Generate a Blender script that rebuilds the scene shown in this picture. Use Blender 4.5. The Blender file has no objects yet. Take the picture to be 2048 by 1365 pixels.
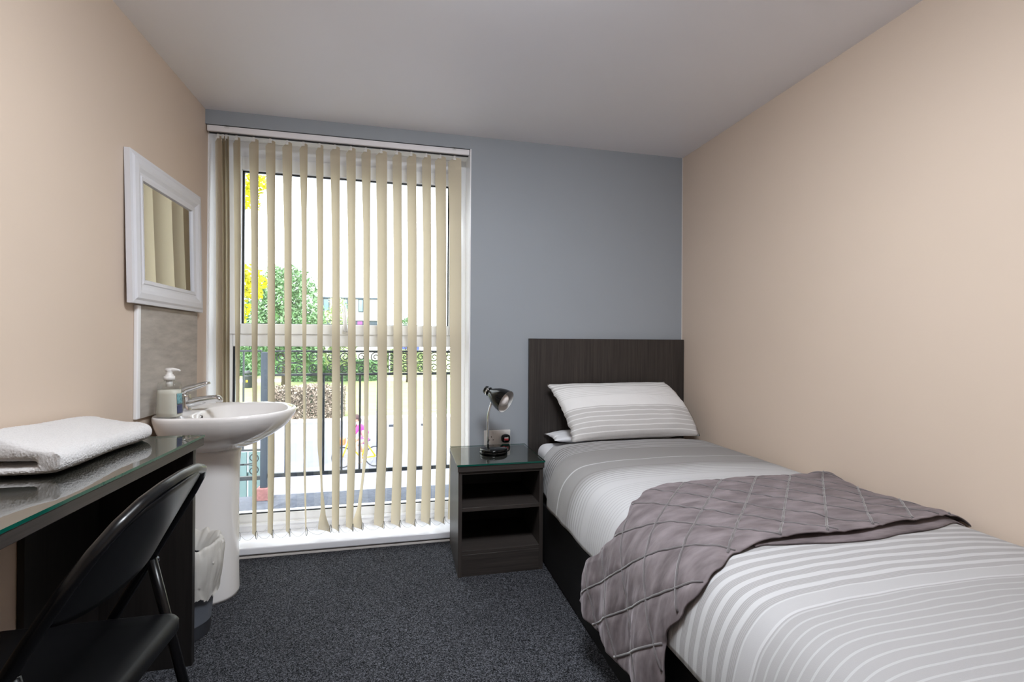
import bpy, bmesh, math, random
import numpy as np
from mathutils import Vector, Matrix, noise

random.seed(7)
PI = math.pi
scene = bpy.context.scene
C = scene.collection

# ------------------------------------------------------------------ camera, world, sun, exposure
EYE = 1.10
YAW, PITCH, ROLL = 0.2241, 0.0032, 0.0062
cam_data = bpy.data.cameras.new('camera')
cam_data.sensor_width = 36.0
cam_data.lens = 947.894 * 36.0 / 2048.0
cam_data.clip_start = 0.02
cam_data.clip_end = 400
cam = bpy.data.objects.new('camera', cam_data)
C.objects.link(cam)
fw = Vector((math.sin(YAW) * math.cos(PITCH), math.cos(YAW) * math.cos(PITCH), math.sin(PITCH)))
rt = Vector((math.cos(YAW), -math.sin(YAW), 0))
up = rt.cross(fw)
r2 = rt * math.cos(ROLL) + up * math.sin(ROLL)
u2 = -rt * math.sin(ROLL) + up * math.cos(ROLL)
cam.matrix_world = Matrix(((r2.x, u2.x, -fw.x, 0), (r2.y, u2.y, -fw.y, 0), (r2.z, u2.z, -fw.z, EYE), (0, 0, 0, 1)))
scene.camera = cam

world = bpy.data.worlds.new('world')
scene.world = world
world.use_nodes = True
bgn = world.node_tree.nodes['Background']
bgn.inputs['Color'].default_value = (0.92, 0.96, 1.0, 1)
bgn.inputs['Strength'].default_value = 4.4

sun_data = bpy.data.lights.new('sun', 'SUN')
sun_data.energy = 4.0
sun_data.angle = math.radians(1.0)
sun_data.color = (1.0, 0.95, 0.86)
sun = bpy.data.objects.new('sun', sun_data)
C.objects.link(sun)
sun.rotation_euler = (math.radians(38), 0, math.radians(-25))

LAMP_POWER = 47.0

vs = scene.view_settings
vs.view_transform = 'Standard'
vs.look = 'None'
vs.exposure = 0.52
vs.gamma = 1.0
vs.use_curve_mapping = False
try:
    scene.cycles.use_denoising = True
    scene.cycles.max_bounces = 10
    scene.cycles.diffuse_bounces = 6
    scene.cycles.transparent_max_bounces = 24
    scene.cycles.caustics_reflective = False
    scene.cycles.caustics_refractive = False
    scene.cycles.sample_clamp_indirect = 6.0
except Exception:
    pass


# ------------------------------------------------------------------ materials
def s2l(c):
    c = c / 255.0
    return c / 12.92 if c <= 0.04045 else ((c + 0.055) / 1.055) ** 2.4


def rgb(r, g, b):
    return (s2l(r), s2l(g), s2l(b), 1.0)


class NT:
    def __init__(self, name):
        self.m = bpy.data.materials.new(name)
        self.m.use_nodes = True
        self.t = self.m.node_tree
        self.t.nodes.clear()
        self.out = self.t.nodes.new('ShaderNodeOutputMaterial')

    def n(self, kind, **kw):
        x = self.t.nodes.new(kind)
        for k, v in kw.items():
            if k.startswith('_'):
                setattr(x, k[1:], v)
            else:
                x.inputs[k.replace('__', ' ')].default_value = v
        return x

    def l(self, a, b):
        self.t.links.new(a, b)

    def math(self, op, a, b=None, clamp=False):
        x = self.t.nodes.new('ShaderNodeMath')
        x.operation = op
        x.use_clamp = clamp
        for i, v in enumerate((a, b)):
            if v is None:
                continue
            if isinstance(v, (int, float)):
                x.inputs[i].default_value = v
            else:
                self.l(v, x.inputs[i])
        return x.outputs[0]

    def mixc(self, fac, a, b):
        x = self.t.nodes.new('ShaderNodeMix')
        x.data_type = 'RGBA'
        for i, v in ((0, fac), (6, a), (7, b)):
            if isinstance(v, (int, float, tuple)):
                x.inputs[i].default_value = v
            else:
                self.l(v, x.inputs[i])
        return x.outputs[2]

    def coords(self, scale=(1, 1, 1), kind='Object'):
        tc = self.n('ShaderNodeTexCoord')
        mp = self.n('ShaderNodeMapping')
        mp.inputs['Scale'].default_value = scale
        self.l(tc.outputs[kind], mp.inputs['Vector'])
        return mp.outputs['Vector']

    def noise(self, vec, scale, detail=3.0, rough=0.5):
        x = self.n('ShaderNodeTexNoise', Scale=scale, Detail=detail, Roughness=rough)
        self.l(vec, x.inputs['Vector'])
        return x.outputs['Fac']

    def ramp(self, fac, a, b):
        x = self.n('ShaderNodeMapRange')
        x.inputs[1].default_value = a
        x.inputs[2].default_value = b
        self.l(fac, x.inputs[0])
        return x.outputs[0]

    def bump(self, h, strength, dist):
        x = self.n('ShaderNodeBump', Strength=strength, Distance=dist)
        self.l(h, x.inputs['Height'])
        return x.outputs['Normal']

    def bsdf(self, col, rough=0.5, metal=0.0, spec=0.5, **kw):
        b = self.n('ShaderNodeBsdfPrincipled')
        if isinstance(col, tuple):
            b.inputs['Base Color'].default_value = col
        else:
            self.l(col, b.inputs['Base Color'])
        b.inputs['Roughness'].default_value = rough
        b.inputs['Metallic'].default_value = metal
        b.inputs['Specular IOR Level'].default_value = spec
        for k, v in kw.items():
            b.inputs[k.replace('_', ' ')].default_value = v
        self.l(b.outputs[0], self.out.inputs[0])
        return b


def simple(name, col, rough=0.5, metal=0.0, spec=0.5, var=0.0, vscale=8.0, bump=0.0, bscale=200.0, bdist=0.001, **kw):
    t = NT(name)
    c = col
    if var:
        f = t.noise(t.coords(), vscale, 4)
        dark = tuple(x * (1 - var) for x in col[:3]) + (1,)
        c = t.mixc(t.ramp(f, 0.3, 0.7), dark, col)
    b = t.bsdf(c, rough, metal, spec, **kw)
    if bump:
        t.l(t.bump(t.noise(t.coords(), bscale, 2), bump, bdist), b.inputs['Normal'])
    return t.m


def wood(name, axis, col=(66, 60, 57), col2=(38, 35, 34), rough=0.42):
    t = NT(name)
    sc = [60.0, 60.0, 60.0]
    sc[axis] = 1.6
    v = t.coords(tuple(sc))
    f1 = t.noise(v, 2.2, 5, 0.65)
    sc2 = [14.0, 14.0, 14.0]
    sc2[axis] = 0.6
    f2 = t.noise(t.coords(tuple(sc2)), 1.0, 2)
    f = t.math('ADD', t.math('MULTIPLY', f1, 0.65), t.math('MULTIPLY', f2, 0.35))
    c = t.mixc(t.ramp(f, 0.33, 0.67), rgb(*col2), rgb(*col))
    b = t.bsdf(c, rough, spec=0.35)
    t.l(t.bump(f1, 0.12, 0.0006), b.inputs['Normal'])
    return t.m


def sheet_glass(name, tint=(0.97, 0.99, 0.98, 1), base=0.04, rough=0.0, power=5.0):
    t = NT(name)
    lw = t.n('ShaderNodeLayerWeight', Blend=0.5)
    p = t.math('POWER', lw.outputs['Facing'], power)
    fac = t.math('ADD', t.math('MULTIPLY', p, 1 - base), base, clamp=True)
    tr = t.n('ShaderNodeBsdfTransparent', Color=tint)
    gl = t.n('ShaderNodeBsdfGlossy', Roughness=rough)
    mx = t.n('ShaderNodeMixShader')
    t.l(fac, mx.inputs[0]); t.l(tr.outputs[0], mx.inputs[1]); t.l(gl.outputs[0], mx.inputs[2])
    t.l(mx.outputs[0], t.out.inputs[0])
    return t.m


def carpet_mat():
    t = NT('charcoal_carpet')
    v = t.coords()
    vo = t.n('ShaderNodeTexVoronoi', Scale=340.0)
    t.l(v, vo.inputs['Vector'])
    sp = t.n('ShaderNodeSeparateColor')
    t.l(vo.outputs['Color'], sp.inputs[0])
    f = t.math('POWER', sp.outputs[0], 1.7)
    f2 = t.noise(v, 3.0, 3)
    f3 = t.noise(v, 90.0, 2)
    c = t.mixc(f, rgb(7, 7, 8), rgb(108, 109, 116))
    c = t.mixc(t.math('MULTIPLY', t.ramp(f3, 0.35, 0.65), 0.35), c, rgb(24, 24, 27))
    c = t.mixc(t.math('MULTIPLY', t.ramp(f2, 0.3, 0.7), 0.25), c, rgb(30, 30, 33))
    b = t.bsdf(c, 0.95, spec=0.08)
    t.l(t.bump(sp.outputs[1], 0.25, 0.002), b.inputs['Normal'])
    return t.m


def cloth_translucent(name, col, trans=0.45):
    t = NT(name)
    w = t.n('ShaderNodeTexWave', Scale=420.0, Distortion=1.5)
    w.bands_direction = 'Z'
    t.l(t.coords(), w.inputs['Vector'])
    f = t.noise(t.coords((900, 900, 60)), 1.0, 2)
    c = t.mixc(t.math('MULTIPLY', f, 0.25), col, tuple(x * 0.72 for x in col[:3]) + (1,))
    c = t.mixc(t.math('MULTIPLY', w.outputs['Fac'], 0.10), c, tuple(x * 0.7 for x in col[:3]) + (1,))
    d = t.n('ShaderNodeBsdfDiffuse'); tl = t.n('ShaderNodeBsdfTranslucent')
    t.l(c, d.inputs['Color']); t.l(c, tl.inputs['Color'])
    mx = t.n('ShaderNodeMixShader'); mx.inputs[0].default_value = trans
    t.l(d.outputs[0], mx.inputs[1]); t.l(tl.outputs[0], mx.inputs[2]); t.l(mx.outputs[0], t.out.inputs[0])
    return t.m


def stripes_duvet():
    t = NT('striped_duvet_cotton')
    uv = t.n('ShaderNodeUVMap')
    sp = t.n('ShaderNodeSeparateXYZ')
    t.l(uv.outputs['UV'], sp.inputs[0])
    wob = t.noise(t.coords((3.5, 3.5, 3.5)), 1.0, 2)
    y = t.math('ADD', sp.outputs['Y'], t.math('MULTIPLY', t.math('SUBTRACT', wob, 0.5), 0.028))

    def band(a, b):
        return t.math('MULTIPLY', t.math('GREATER_THAN', y, a), t.math('LESS_THAN', y, b))

    def lines(origin, period, duty):
        m = t.math('FLOORED_MODULO', t.math('SUBTRACT', y, origin), period)
        return t.math('LESS_THAN', m, period * duty)

    def lerp(a, b):
        return t.math('DIVIDE', t.math('SUBTRACT', y, a), b - a, clamp=True)
    fine = lines(0.0, 0.0042, 0.55)
    parts = []
    # foot: thin lines on white
    parts.append(t.math('MULTIPLY', t.math('MULTIPLY', band(0.0, 0.50), lines(0.0, 0.012, 0.4)), 0.35))
    # soft grey field with paler lines
    lo = t.math('SUBTRACT', 1.0, t.math('MULTIPLY', lines(0.500, 0.0203, 0.2), 0.55))
    parts.append(t.math('MULTIPLY', t.math('MULTIPLY', band(0.50, 0.792), lo), 0.55))
    parts.append(t.math('MULTIPLY', band(0.798, 0.832), 0.30))
    # grey and white bands
    bl = lines(0.8360, 0.0325, 0.58)
    bl = t.math('MULTIPLY', bl, t.math('SUBTRACT', 1.0, t.math('MULTIPLY', fine, 0.35)))
    parts.append(t.math('MULTIPLY', t.math('MULTIPLY', band(0.836, 1.22), bl), 0.66))
    # beyond the throw
    parts.append(t.math('MULTIPLY', t.math('MULTIPLY', band(1.45, 1.63), lines(0.0, 0.016, 0.22)), 0.35))
    w1 = t.math('ADD', t.math('MULTIPLY', lerp(1.68, 1.84), 0.75), 0.25)
    parts.append(t.math('MULTIPLY', t.math('MULTIPLY', band(1.68, 1.84), t.math('MAXIMUM', lines(0.0, 0.021, 0.35), lerp(1.74, 1.85))), w1))
    parts.append(t.math('MULTIPLY', band(1.84, 1.938), 0.80))
    parts.append(t.math('MULTIPLY', band(1.947, 2.138), 0.84))
    parts.append(t.math('MULTIPLY', t.math('MULTIPLY', band(2.138, 2.306), lines(0.0, 0.024, 0.5)), 0.85))
    parts.append(t.math('MULTIPLY', band(2.138, 2.5), 0.22))
    s = parts[0]
    for p in parts[1:]:
        s = t.math('ADD', s, p)
    s = t.math('MINIMUM', s, 1.0)
    c = t.mixc(s, rgb(174, 173, 175), rgb(122, 119, 118))
    b = t.bsdf(c, 0.85, spec=0.15, Sheen_Weight=0.15)
    h = t.math('ADD', t.noise(t.coords((1, 1, 1)), 900, 1), t.math('MULTIPLY', t.noise(t.coords((6, 22, 6)), 1.0, 3), 6.0))
    t.l(t.bump(h, 0.25, 0.0012), b.inputs['Normal'])
    return t.m


def stripes_pillow():
    t = NT('striped_pillow_cotton')
    uv = t.n('ShaderNodeUVMap')
    sp = t.n('ShaderNodeSeparateXYZ')
    t.l(uv.outputs['UV'], sp.inputs[0])
    y = sp.outputs['Y']

    def band(a, b):
        return t.math('MULTIPLY', t.math('GREATER_THAN', y, a), t.math('LESS_THAN', y, b))

    def lines(period, duty, o=0.0):
        return t.math('LESS_THAN', t.math('FLOORED_MODULO', t.math('SUBTRACT', y, o), period), period * duty)
    lo = t.math('SUBTRACT', 1.0, t.math('MULTIPLY', lines(0.072, 0.2), 0.8))
    a = t.math('MULTIPLY', t.math('MULTIPLY', band(-1, 0.46), lo), 0.72)
    b_ = t.math('MULTIPLY', t.math('MULTIPLY', band(0.64, 0.80), lines(0.032, 0.35)), 0.3)
    c_ = t.math('MULTIPLY', t.math('MULTIPLY', band(0.80, 2), lines(0.052, 0.55)), 0.6)
    s = t.math('ADD', t.math('ADD', a, b_), c_)
    c = t.mixc(s, rgb(222, 221, 221), rgb(170, 167, 166))
    b = t.bsdf(c, 0.85, spec=0.15, Sheen_Weight=0.15)
    h = t.noise(t.coords((10, 10, 10)), 1.5, 4)
    t.l(t.bump(h, 0.5, 0.01), b.inputs['Normal'])
    return t.m


M = {}
M['peach'] = simple('peach_wall_paint', rgb(207, 189, 173), 0.5, spec=0.25, var=0.03, vscale=2.0, bump=0.05, bscale=120)
M['blue'] = simple('blue_grey_wall_paint', rgb(154, 160, 167), 0.55, spec=0.25, var=0.03, vscale=2.0, bump=0.05, bscale=120)
M['ceiling'] = simple('white_ceiling_paint', rgb(240, 240, 246), 0.36, spec=0.4, var=0.02, vscale=1.5, bump=0.03, bscale=60)
M['carpet'] = carpet_mat()
M['upvc'] = simple('white_window_plastic', rgb(240, 240, 243), 0.22, spec=0.5, var=0.02)
M['sill'] = simple('glossy_white_sill', rgb(240, 240, 246), 0.10, spec=0.55, var=0.02)
M['caulk'] = simple('white_caulk', rgb(214, 208, 204), 0.6, var=0.05)
M['gasket'] = simple('black_rubber_gasket', rgb(28, 32, 40), 0.5, var=0.1)
M['pane'] = sheet_glass('clear_window_glass', (0.96, 0.98, 0.98, 1))
M['slat'] = cloth_translucent('cream_blind_fabric', rgb(220, 210, 189), 0.15)
M['rail'] = simple('white_enamelled_aluminium', rgb(238, 236, 240), 0.3, var=0.02)
M['dark'] = simple('dark_slot', rgb(26, 26, 28), 0.7, var=0.1)
M['chain'] = simple('white_plastic_bead_chain', rgb(214, 214, 214), 0.4, var=0.05)
M['wood_z'] = wood('dark_grained_laminate_upright', 2)
M['wood_y'] = wood('dark_grained_laminate_lengthwise', 1)
M['wood_x'] = wood('dark_grained_laminate_crosswise', 0)
M['wood_shade'] = wood('shade_darkened_laminate', 2, (38, 35, 34), (22, 20, 20))  # same laminate, with the shade of recessed panels painted into a darker colour
M['tglass'] = sheet_glass('tinted_table_glass', (0.80, 0.88, 0.85, 1), 0.08, power=3.4)
M['gedge'] = simple('green_glass_edge', rgb(10, 78, 66), 0.15, var=0.2, vscale=20)
M['mirror'] = NT('silvered_mirror').m
_t = NT('silvered_mirror_face'); _t.bsdf((0.86, 0.87, 0.86, 1), 0.01, 1.0); M['mirror'] = _t.m
M['mframe'] = simple('white_painted_frame', rgb(214, 214, 220), 0.35, var=0.02)
M['tile'] = NT('stone_tile').m
_t = NT('grey_veined_stone_tile')
_f = _t.noise(_t.coords((3, 3, 14)), 2.0, 6, 0.6)
_b = _t.bsdf(_t.mixc(_t.ramp(_f, 0.3, 0.7), rgb(152, 145, 139), rgb(184, 177, 170)), 0.5); M['tile'] = _t.m
M['ceramic'] = simple('white_glazed_ceramic', rgb(236, 233, 232), 0.06, spec=0.6, var=0.01)
M['chrome'] = simple('polished_chrome', (0.72, 0.73, 0.74, 1), 0.07, 1.0, var=0.03)
M['soap'] = simple('milky_soap', rgb(226, 224, 214), 0.35, var=0.02, Subsurface_Weight=0.0)
M['clearplastic'] = sheet_glass('clear_bottle_plastic', (0.90, 0.91, 0.90, 1), 0.06, 0.02)
M['whiteplastic'] = simple('white_plastic', rgb(226, 224, 222), 0.3, var=0.02)
M['label'] = simple('teal_printed_label', rgb(120, 170, 178), 0.4, var=0.5, vscale=140)
M['label2'] = simple('navy_printed_label', rgb(70, 78, 112), 0.4, var=0.4, vscale=200)
M['towel'] = NT('x').m
_t = NT('white_terry_cloth')
_v = _t.coords()
_f = _t.noise(_v, 420, 3, 0.7)
_b = _t.bsdf(_t.mixc(_t.ramp(_f, 0.3, 0.75), rgb(194, 192, 192), rgb(212, 210, 211)), 0.95, spec=0.1, Sheen_Weight=0.4)
_t.l(_t.bump(_f, 0.35, 0.002), _b.inputs['Normal']); M['towel'] = _t.m
M['black'] = simple('glossy_black_enamel', rgb(9, 9, 11), 0.27, spec=0.32, var=0.1)
M['blackpanel'] = simple('satin_black_panel', rgb(8, 8, 10), 0.3, spec=0.16, var=0.1)
M['blackseat'] = simple('black_vinyl', rgb(9, 9, 11), 0.45, spec=0.25, var=0.1)
M['rubber'] = simple('black_rubber_foot', rgb(20, 20, 20), 0.8, var=0.1)
M['binplastic'] = simple('blue_grey_bin_plastic', rgb(84, 88, 96), 0.4, var=0.05)
M['liner'] = cloth_translucent('white_bin_liner', rgb(238, 235, 230), 0.40)
M['divan'] = simple('black_divan_fabric', rgb(27, 27, 29), 0.9, spec=0.15, var=0.25, vscale=300, bump=0.2, bscale=700)
M['sheet'] = simple('white_cotton_sheet', rgb(224, 224, 228), 0.85, spec=0.15, var=0.03, bump=0.15, bscale=30, bdist=0.006)
M['duvet'] = stripes_duvet()
M['pillow'] = stripes_pillow()
_t = NT('grey_velvet')
_f = _t.noise(_t.coords((6, 18, 8)), 1.6, 3, 0.55)
_b = _t.bsdf(_t.mixc(_t.ramp(_f, 0.32, 0.68), rgb(88, 80, 82), rgb(122, 113, 116)), 0.7, spec=0.2, Sheen_Weight=0.35, Sheen_Roughness=0.4)
_b.inputs['Sheen Tint'].default_value = rgb(214, 204, 210)
_t.l(_t.bump(_t.noise(_t.coords((9, 30, 12)), 1.5, 2), 0.45, 0.006), _b.inputs['Normal']); M['velvet'] = _t.m
M['cord'] = simple('grey_velvet_cording', rgb(88, 82, 84), 0.7, var=0.2, vscale=60, Sheen_Weight=0.5)
M['lampblack'] = simple('black_lacquer', rgb(8, 9, 9), 0.10, spec=0.3, var=0.1)
M['lampinner'] = simple('white_lamp_lining', rgb(205, 205, 205), 0.4, var=0.02)
M['bulb'] = simple('opal_bulb_glass', rgb(226, 220, 218), 0.15, var=0.02)
M['red'] = simple('red_plug_fuse', rgb(190, 50, 60), 0.4, var=0.1)
M['iron'] = simple('slate_painted_iron', rgb(30, 36, 44), 0.5, var=0.15, vscale=20)
M['post'] = simple('slate_blue_post_paint', rgb(42, 53, 66), 0.5, var=0.12, vscale=6)
M['felt'] = simple('grey_roofing_felt', rgb(86, 90, 102), 0.95, var=0.35, vscale=30, bump=0.4, bscale=200)
M['brick'] = simple('weathered_red_brick', rgb(150, 104, 104), 0.9, var=0.4, vscale=60)
M['asphalt'] = simple('pale_asphalt', rgb(112, 112, 124), 0.9, var=0.08, vscale=3)
M['paving'] = simple('pale_paving', rgb(196, 190, 184), 0.9, var=0.08, vscale=3)
M['grass'] = simple('dry_lawn_grass', rgb(142, 156, 98), 0.95, var=0.3, vscale=1.2)
M['leaf'] = simple('green_leaves', rgb(118, 156, 108), 0.6, var=0.45, vscale=1.4)
M['leafdark'] = simple('dark_green_leaves', rgb(96, 136, 98), 0.6, var=0.4, vscale=1.4)
M['leafpale'] = simple('pale_green_leaves', rgb(172, 188, 136), 0.6, var=0.35, vscale=1.4)
M['leafgold'] = simple('golden_yellow_leaves', rgb(212, 208, 20), 0.6, var=0.25, vscale=3)
M['hedge'] = simple('reddish_hedge_leaves', rgb(160, 146, 132), 0.7, var=0.45, vscale=5)
M['bark'] = simple('brown_bark', rgb(84, 70, 58), 0.9, var=0.4, vscale=12)
M['render'] = simple('pale_render', rgb(188, 184, 178), 0.9, var=0.08)
M['winframe'] = simple('dark_window_frames', rgb(62, 74, 86), 0.5, var=0.1)
M['farglass'] = simple('far_window_glass', rgb(120, 150, 160), 0.1, var=0.3, vscale=0.6)
M['purple'] = simple('purple_sign', rgb(128, 70, 128), 0.6, var=0.1)
M['bluewall'] = simple('blue_cladding', rgb(72, 84, 150), 0.6, var=0.15)
M['concrete'] = simple('concrete', rgb(170, 168, 166), 0.9, var=0.1)
M['litter'] = simple('grey_litter_bin_plastic', rgb(58, 62, 70), 0.5, var=0.1)
M['yellow'] = simple('yellow_paint', rgb(226, 186, 40), 0.4, var=0.1)
M['pink'] = simple('pink_jacket', rgb(206, 52, 150), 0.8, var=0.15, vscale=8)
M['magenta'] = simple('magenta_skirt', rgb(200, 84, 196), 0.8, var=0.15, vscale=8)
M['skin'] = simple('skin', rgb(214, 168, 146), 0.6, var=0.05)
M['hair'] = simple('dark_brown_hair', rgb(70, 44, 50), 0.7, var=0.2)
M['tyre'] = simple('grey_rubber_tyre', rgb(60, 62, 66), 0.8, var=0.1)
M['orange'] = simple('orange_fabric', rgb(226, 120, 70), 0.7, var=0.1)
M['tealpanel'] = simple('teal_green_panel', rgb(92, 116, 118), 0.7, var=0.15)
_t = NT('added_lamp_diffuser'); _e = _t.n('ShaderNodeEmission', Color=(0.90, 0.95, 1.0, 1), Strength=1.0)
_t.l(_e.outputs[0], _t.out.inputs[0]); M['lampglow'] = _t.m; LAMP_NODE = _e  # glow of the added ceiling lamp, out of view


# ------------------------------------------------------------------ mesh helpers (world coordinates in, local to parent out)
def wloc(o):
    v = Vector((0, 0, 0))
    while o is not None:
        v += o.location
        o = o.parent
    return v


def tag(o, label=None, cat=None, group=None, kind=None):
    if label: o['label'] = label
    if cat: o['category'] = cat
    if group: o['group'] = group
    if kind: o['kind'] = kind
    return o


def thing(name, label, cat, loc=(0, 0, 0), group=None, kind=None):
    o = bpy.data.objects.new(name, None)
    o.empty_display_size = 0.05
    C.objects.link(o)
    o.location = loc
    return tag(o, label, cat, group, kind)


class MB:
    """collects vertices and faces in world space"""

    def __init__(self):
        self.v, self.f, self.uv, self.mi = [], [], None, []

    def add(self, vs_, fs, mi=0):
        b = len(self.v)
        self.v.extend([tuple(p) for p in vs_])
        for q in fs:
            self.f.append(tuple(b + i for i in q))
            self.mi.append(mi)
        return self

    def box(self, x0, x1, y0, y1, z0, z1, mi=0):
        vs_ = [(x0, y0, z0), (x1, y0, z0), (x1, y1, z0), (x0, y1, z0), (x0, y0, z1), (x1, y0, z1), (x1, y1, z1), (x0, y1, z1)]
        return self.add(vs_, [(3, 2, 1, 0), (4, 5, 6, 7), (0, 1, 5, 4), (1, 2, 6, 5), (2, 3, 7, 6), (3, 0, 4, 7)], mi)

    def tube(self, pts, r, n=10, cap=True, closed=False, flat=None):
        pts = [Vector(p) for p in pts]
        m = len(pts)
        rs = r if isinstance(r, (list, tuple)) else [r] * m
        prev = None
        rings = []
        for i in range(m):
            if closed:
                t = pts[(i + 1) % m] - pts[i - 1]
            else:
                t = pts[min(i + 1, m - 1)] - pts[max(i - 1, 0)]
            t.normalize()
            if prev is None:
                a = Vector((0, 0, 1)) if abs(t.z) < 0.9 else Vector((1, 0, 0))
                nx = t.cross(a).normalized()
            else:
                nx = (prev - t * prev.dot(t)).normalized()
            prev = nx
            ny = t.cross(nx)
            fl = flat if flat else (1, 1)
            rings.append([pts[i] + nx * (math.cos(2 * PI * k / n) * rs[i] * fl[0]) + ny * (math.sin(2 * PI * k / n) * rs[i] * fl[1]) for k in range(n)])
        vs_ = [p for rg in rings for p in rg]
        fs = []
        for i in range(m if closed else m - 1):
            j = (i + 1) % m
            for k in range(n):
                fs.append((i * n + k, i * n + (k + 1) % n, j * n + (k + 1) % n, j * n + k))
        if cap and not closed:
            fs.append(tuple(reversed(range(n))))
            fs.append(tuple((m - 1) * n + k for k in range(n)))
        return self.add(vs_, fs)

    def rings(self, rings, cap0=True, cap1=True, closed=False):
        n = len(rings[0])
        vs_ = [p for rg in rings for p in rg]
        fs = []
        m = len(rings)
        for i in range(m if closed else m - 1):
            j = (i + 1) % m
            for k in range(n):
                fs.append((i * n + k, i * n + (k + 1) % n, j * n + (k + 1) % n, j * n + k))
        if not closed:
            if cap0: fs.append(tuple(reversed(range(n))))
            if cap1: fs.append(tuple((m - 1) * n + k for k in range(n)))
        return self.add(vs_, fs)

    def lathe(self, prof, c, n=32, axis=Vector((0, 0, 1)), cap0=True, cap1=True):
        axis = Vector(axis).normalized()
        a = Vector((1, 0, 0)) if abs(axis.x) < 0.9 else Vector((0, 1, 0))
        e1 = axis.cross(a).normalized()
        e2 = axis.cross(e1)
        c = Vector(c)
        rg = [[c + axis * h + e1 * (r * math.cos(2 * PI * k / n)) + e2 * (r * math.sin(2 * PI * k / n)) for k in range(n)] for r, h in prof]
        return self.rings(rg, cap0, cap1)

    def grid(self, fn, nu, nv, uvfn=None):
        vs_ = []
        uvs = []
        for i in range(nu + 1):
            for j in range(nv + 1):
                vs_.append(fn(i / nu, j / nv))
                if uvfn: uvs.append(uvfn(i / nu, j / nv))
        fs = []
        for i in range(nu):
            for j in range(nv):
                a = i * (nv + 1) + j
                fs.append((a, a + 1, a + nv + 2, a + nv + 1))
        if uvfn:
            self.uv = uvs
        return self.add(vs_, fs)

    def build(self, name, mat, parent=None, smooth=False, bevel=0.0, segs=2, solid=0.0, subsurf=0, fixn=True):
        o0 = wloc(parent) if parent else Vector((0, 0, 0))
        me = bpy.data.meshes.new(name)
        me.from_pydata([(p[0] - o0.x, p[1] - o0.y, p[2] - o0.z) for p in self.v], [], self.f)
        mats = mat if isinstance(mat, (list, tuple)) else [mat]
        for m in mats: me.materials.append(m)
        if len(mats) > 1:
            for p, i in zip(me.polygons, self.mi): p.material_index = i
        if self.uv:
            ul = me.uv_layers.new(name='UVMap')
            for lp in me.loops: ul.data[lp.index].uv = self.uv[lp.vertex_index]
        if fixn:
            bm = bmesh.new(); bm.from_mesh(me)
            bmesh.ops.recalc_face_normals(bm, faces=bm.faces)
            if bevel:
                es = [e for e in bm.edges if e.is_manifold and e.calc_face_angle(0) > 0.5]
                bmesh.ops.bevel(bm, geom=es, offset=bevel, segments=segs, profile=0.5, affect='EDGES')
            bm.to_mesh(me); bm.free()
        if smooth:
            for p in me.polygons: p.use_smooth = True
        me.update()
        o = bpy.data.objects.new(name, me)
        C.objects.link(o)
        if parent: o.parent = parent
        if solid:
            md = o.modifiers.new('thickness', 'SOLIDIFY'); md.thickness = solid; md.offset = 0
        if subsurf:
            md = o.modifiers.new('smooth', 'SUBSURF'); md.levels = subsurf; md.render_levels = subsurf
        if smooth and bevel:
            md = o.modifiers.new('weighted', 'WEIGHTED_NORMAL'); md.keep_sharp = False
        return o


def box(name, dims, mat, parent=None, bevel=0.002, segs=2):
    return MB().box(*dims).build(name, mat, parent, bevel=bevel, segs=segs, smooth=bool(bevel))


def copy_tree(o, parent=None, loc=None):
    c = o.copy(); C.objects.link(c)
    if parent is not None: c.parent = parent
    if loc is not None: c.location = loc
    for ch in list(o.children):
        copy_tree(ch, c)
    return c


def interp(tab, x):
    if x <= tab[0][0]: return tab[0][1]
    for (a, fa), (b, fb) in zip(tab, tab[1:]):
        if x <= b:
            t = (x - a) / (b - a)
            return fa + (fb - fa) * t
    return tab[-1][1]


def sinterp(tab, x):
    if x <= tab[0][0]: return tab[0][1]
    for (a, fa), (b, fb) in zip(tab, tab[1:]):
        if x <= b:
            t = (x - a) / (b - a); t = t * t * (3 - 2 * t)
            return fa + (fb - fa) * t
    return tab[-1][1]


# ------------------------------------------------------------------ the room
XL, XR, YB, YF, H = -0.98, 1.698, 2.66, -1.7, 2.264
OX1 = 0.363            # right side of the window opening
OZ = 2.192             # top of the window opening
WY = 2.84              # inner face of the window frame

def structure(o):
    o['kind'] = 'structure'
    return o

structure(MB().box(XL - .12, XR + .12, YF - .12, YB, -.2, 0).build('floor', M['carpet']))
structure(MB().box(XL - .12, XR + .12, YF - .12, YB + .34, H, H + .25).build('ceiling', M['ceiling']))
structure(MB().box(XL - .12, XL, YF - .12, YB + .34, -.2, H).build('wall_left', M['peach']))
structure(MB().box(XR, XR + .12, YF - .12, YB + .34, -.2, H).build('wall_right', M['peach']))
structure(MB().box(XL, XR, YF - .12, YF, 0, H).build('wall_front', M['peach']))
wb = MB()
wb.box(OX1, XR, YB, YB + .34, -.2, H)
wb.box(XL, OX1, YB, YB + .34, OZ, H)
wb.box(XL, OX1, YB + .03, YB + .34, -.2, 0.012)
structure(wb.build('wall_back', M['blue']))
structure(box('trim_1', (OX1 - .006, OX1 + .001, YB - .003, WY, .05, OZ), M['upvc'], bevel=.001))
structure(box('trim_2', (XL - .001, XL + .006, YB + .035, WY, .05, OZ), M['upvc'], bevel=.001))
structure(box('trim_3', (XL, OX1, YB + .045, WY, OZ - .006, OZ + .001), M['upvc'], bevel=.001))
structure(box('trim_4', (XR - .005, XR, YB - .005, YB, 0, H), M['caulk'], bevel=.001))

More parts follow.
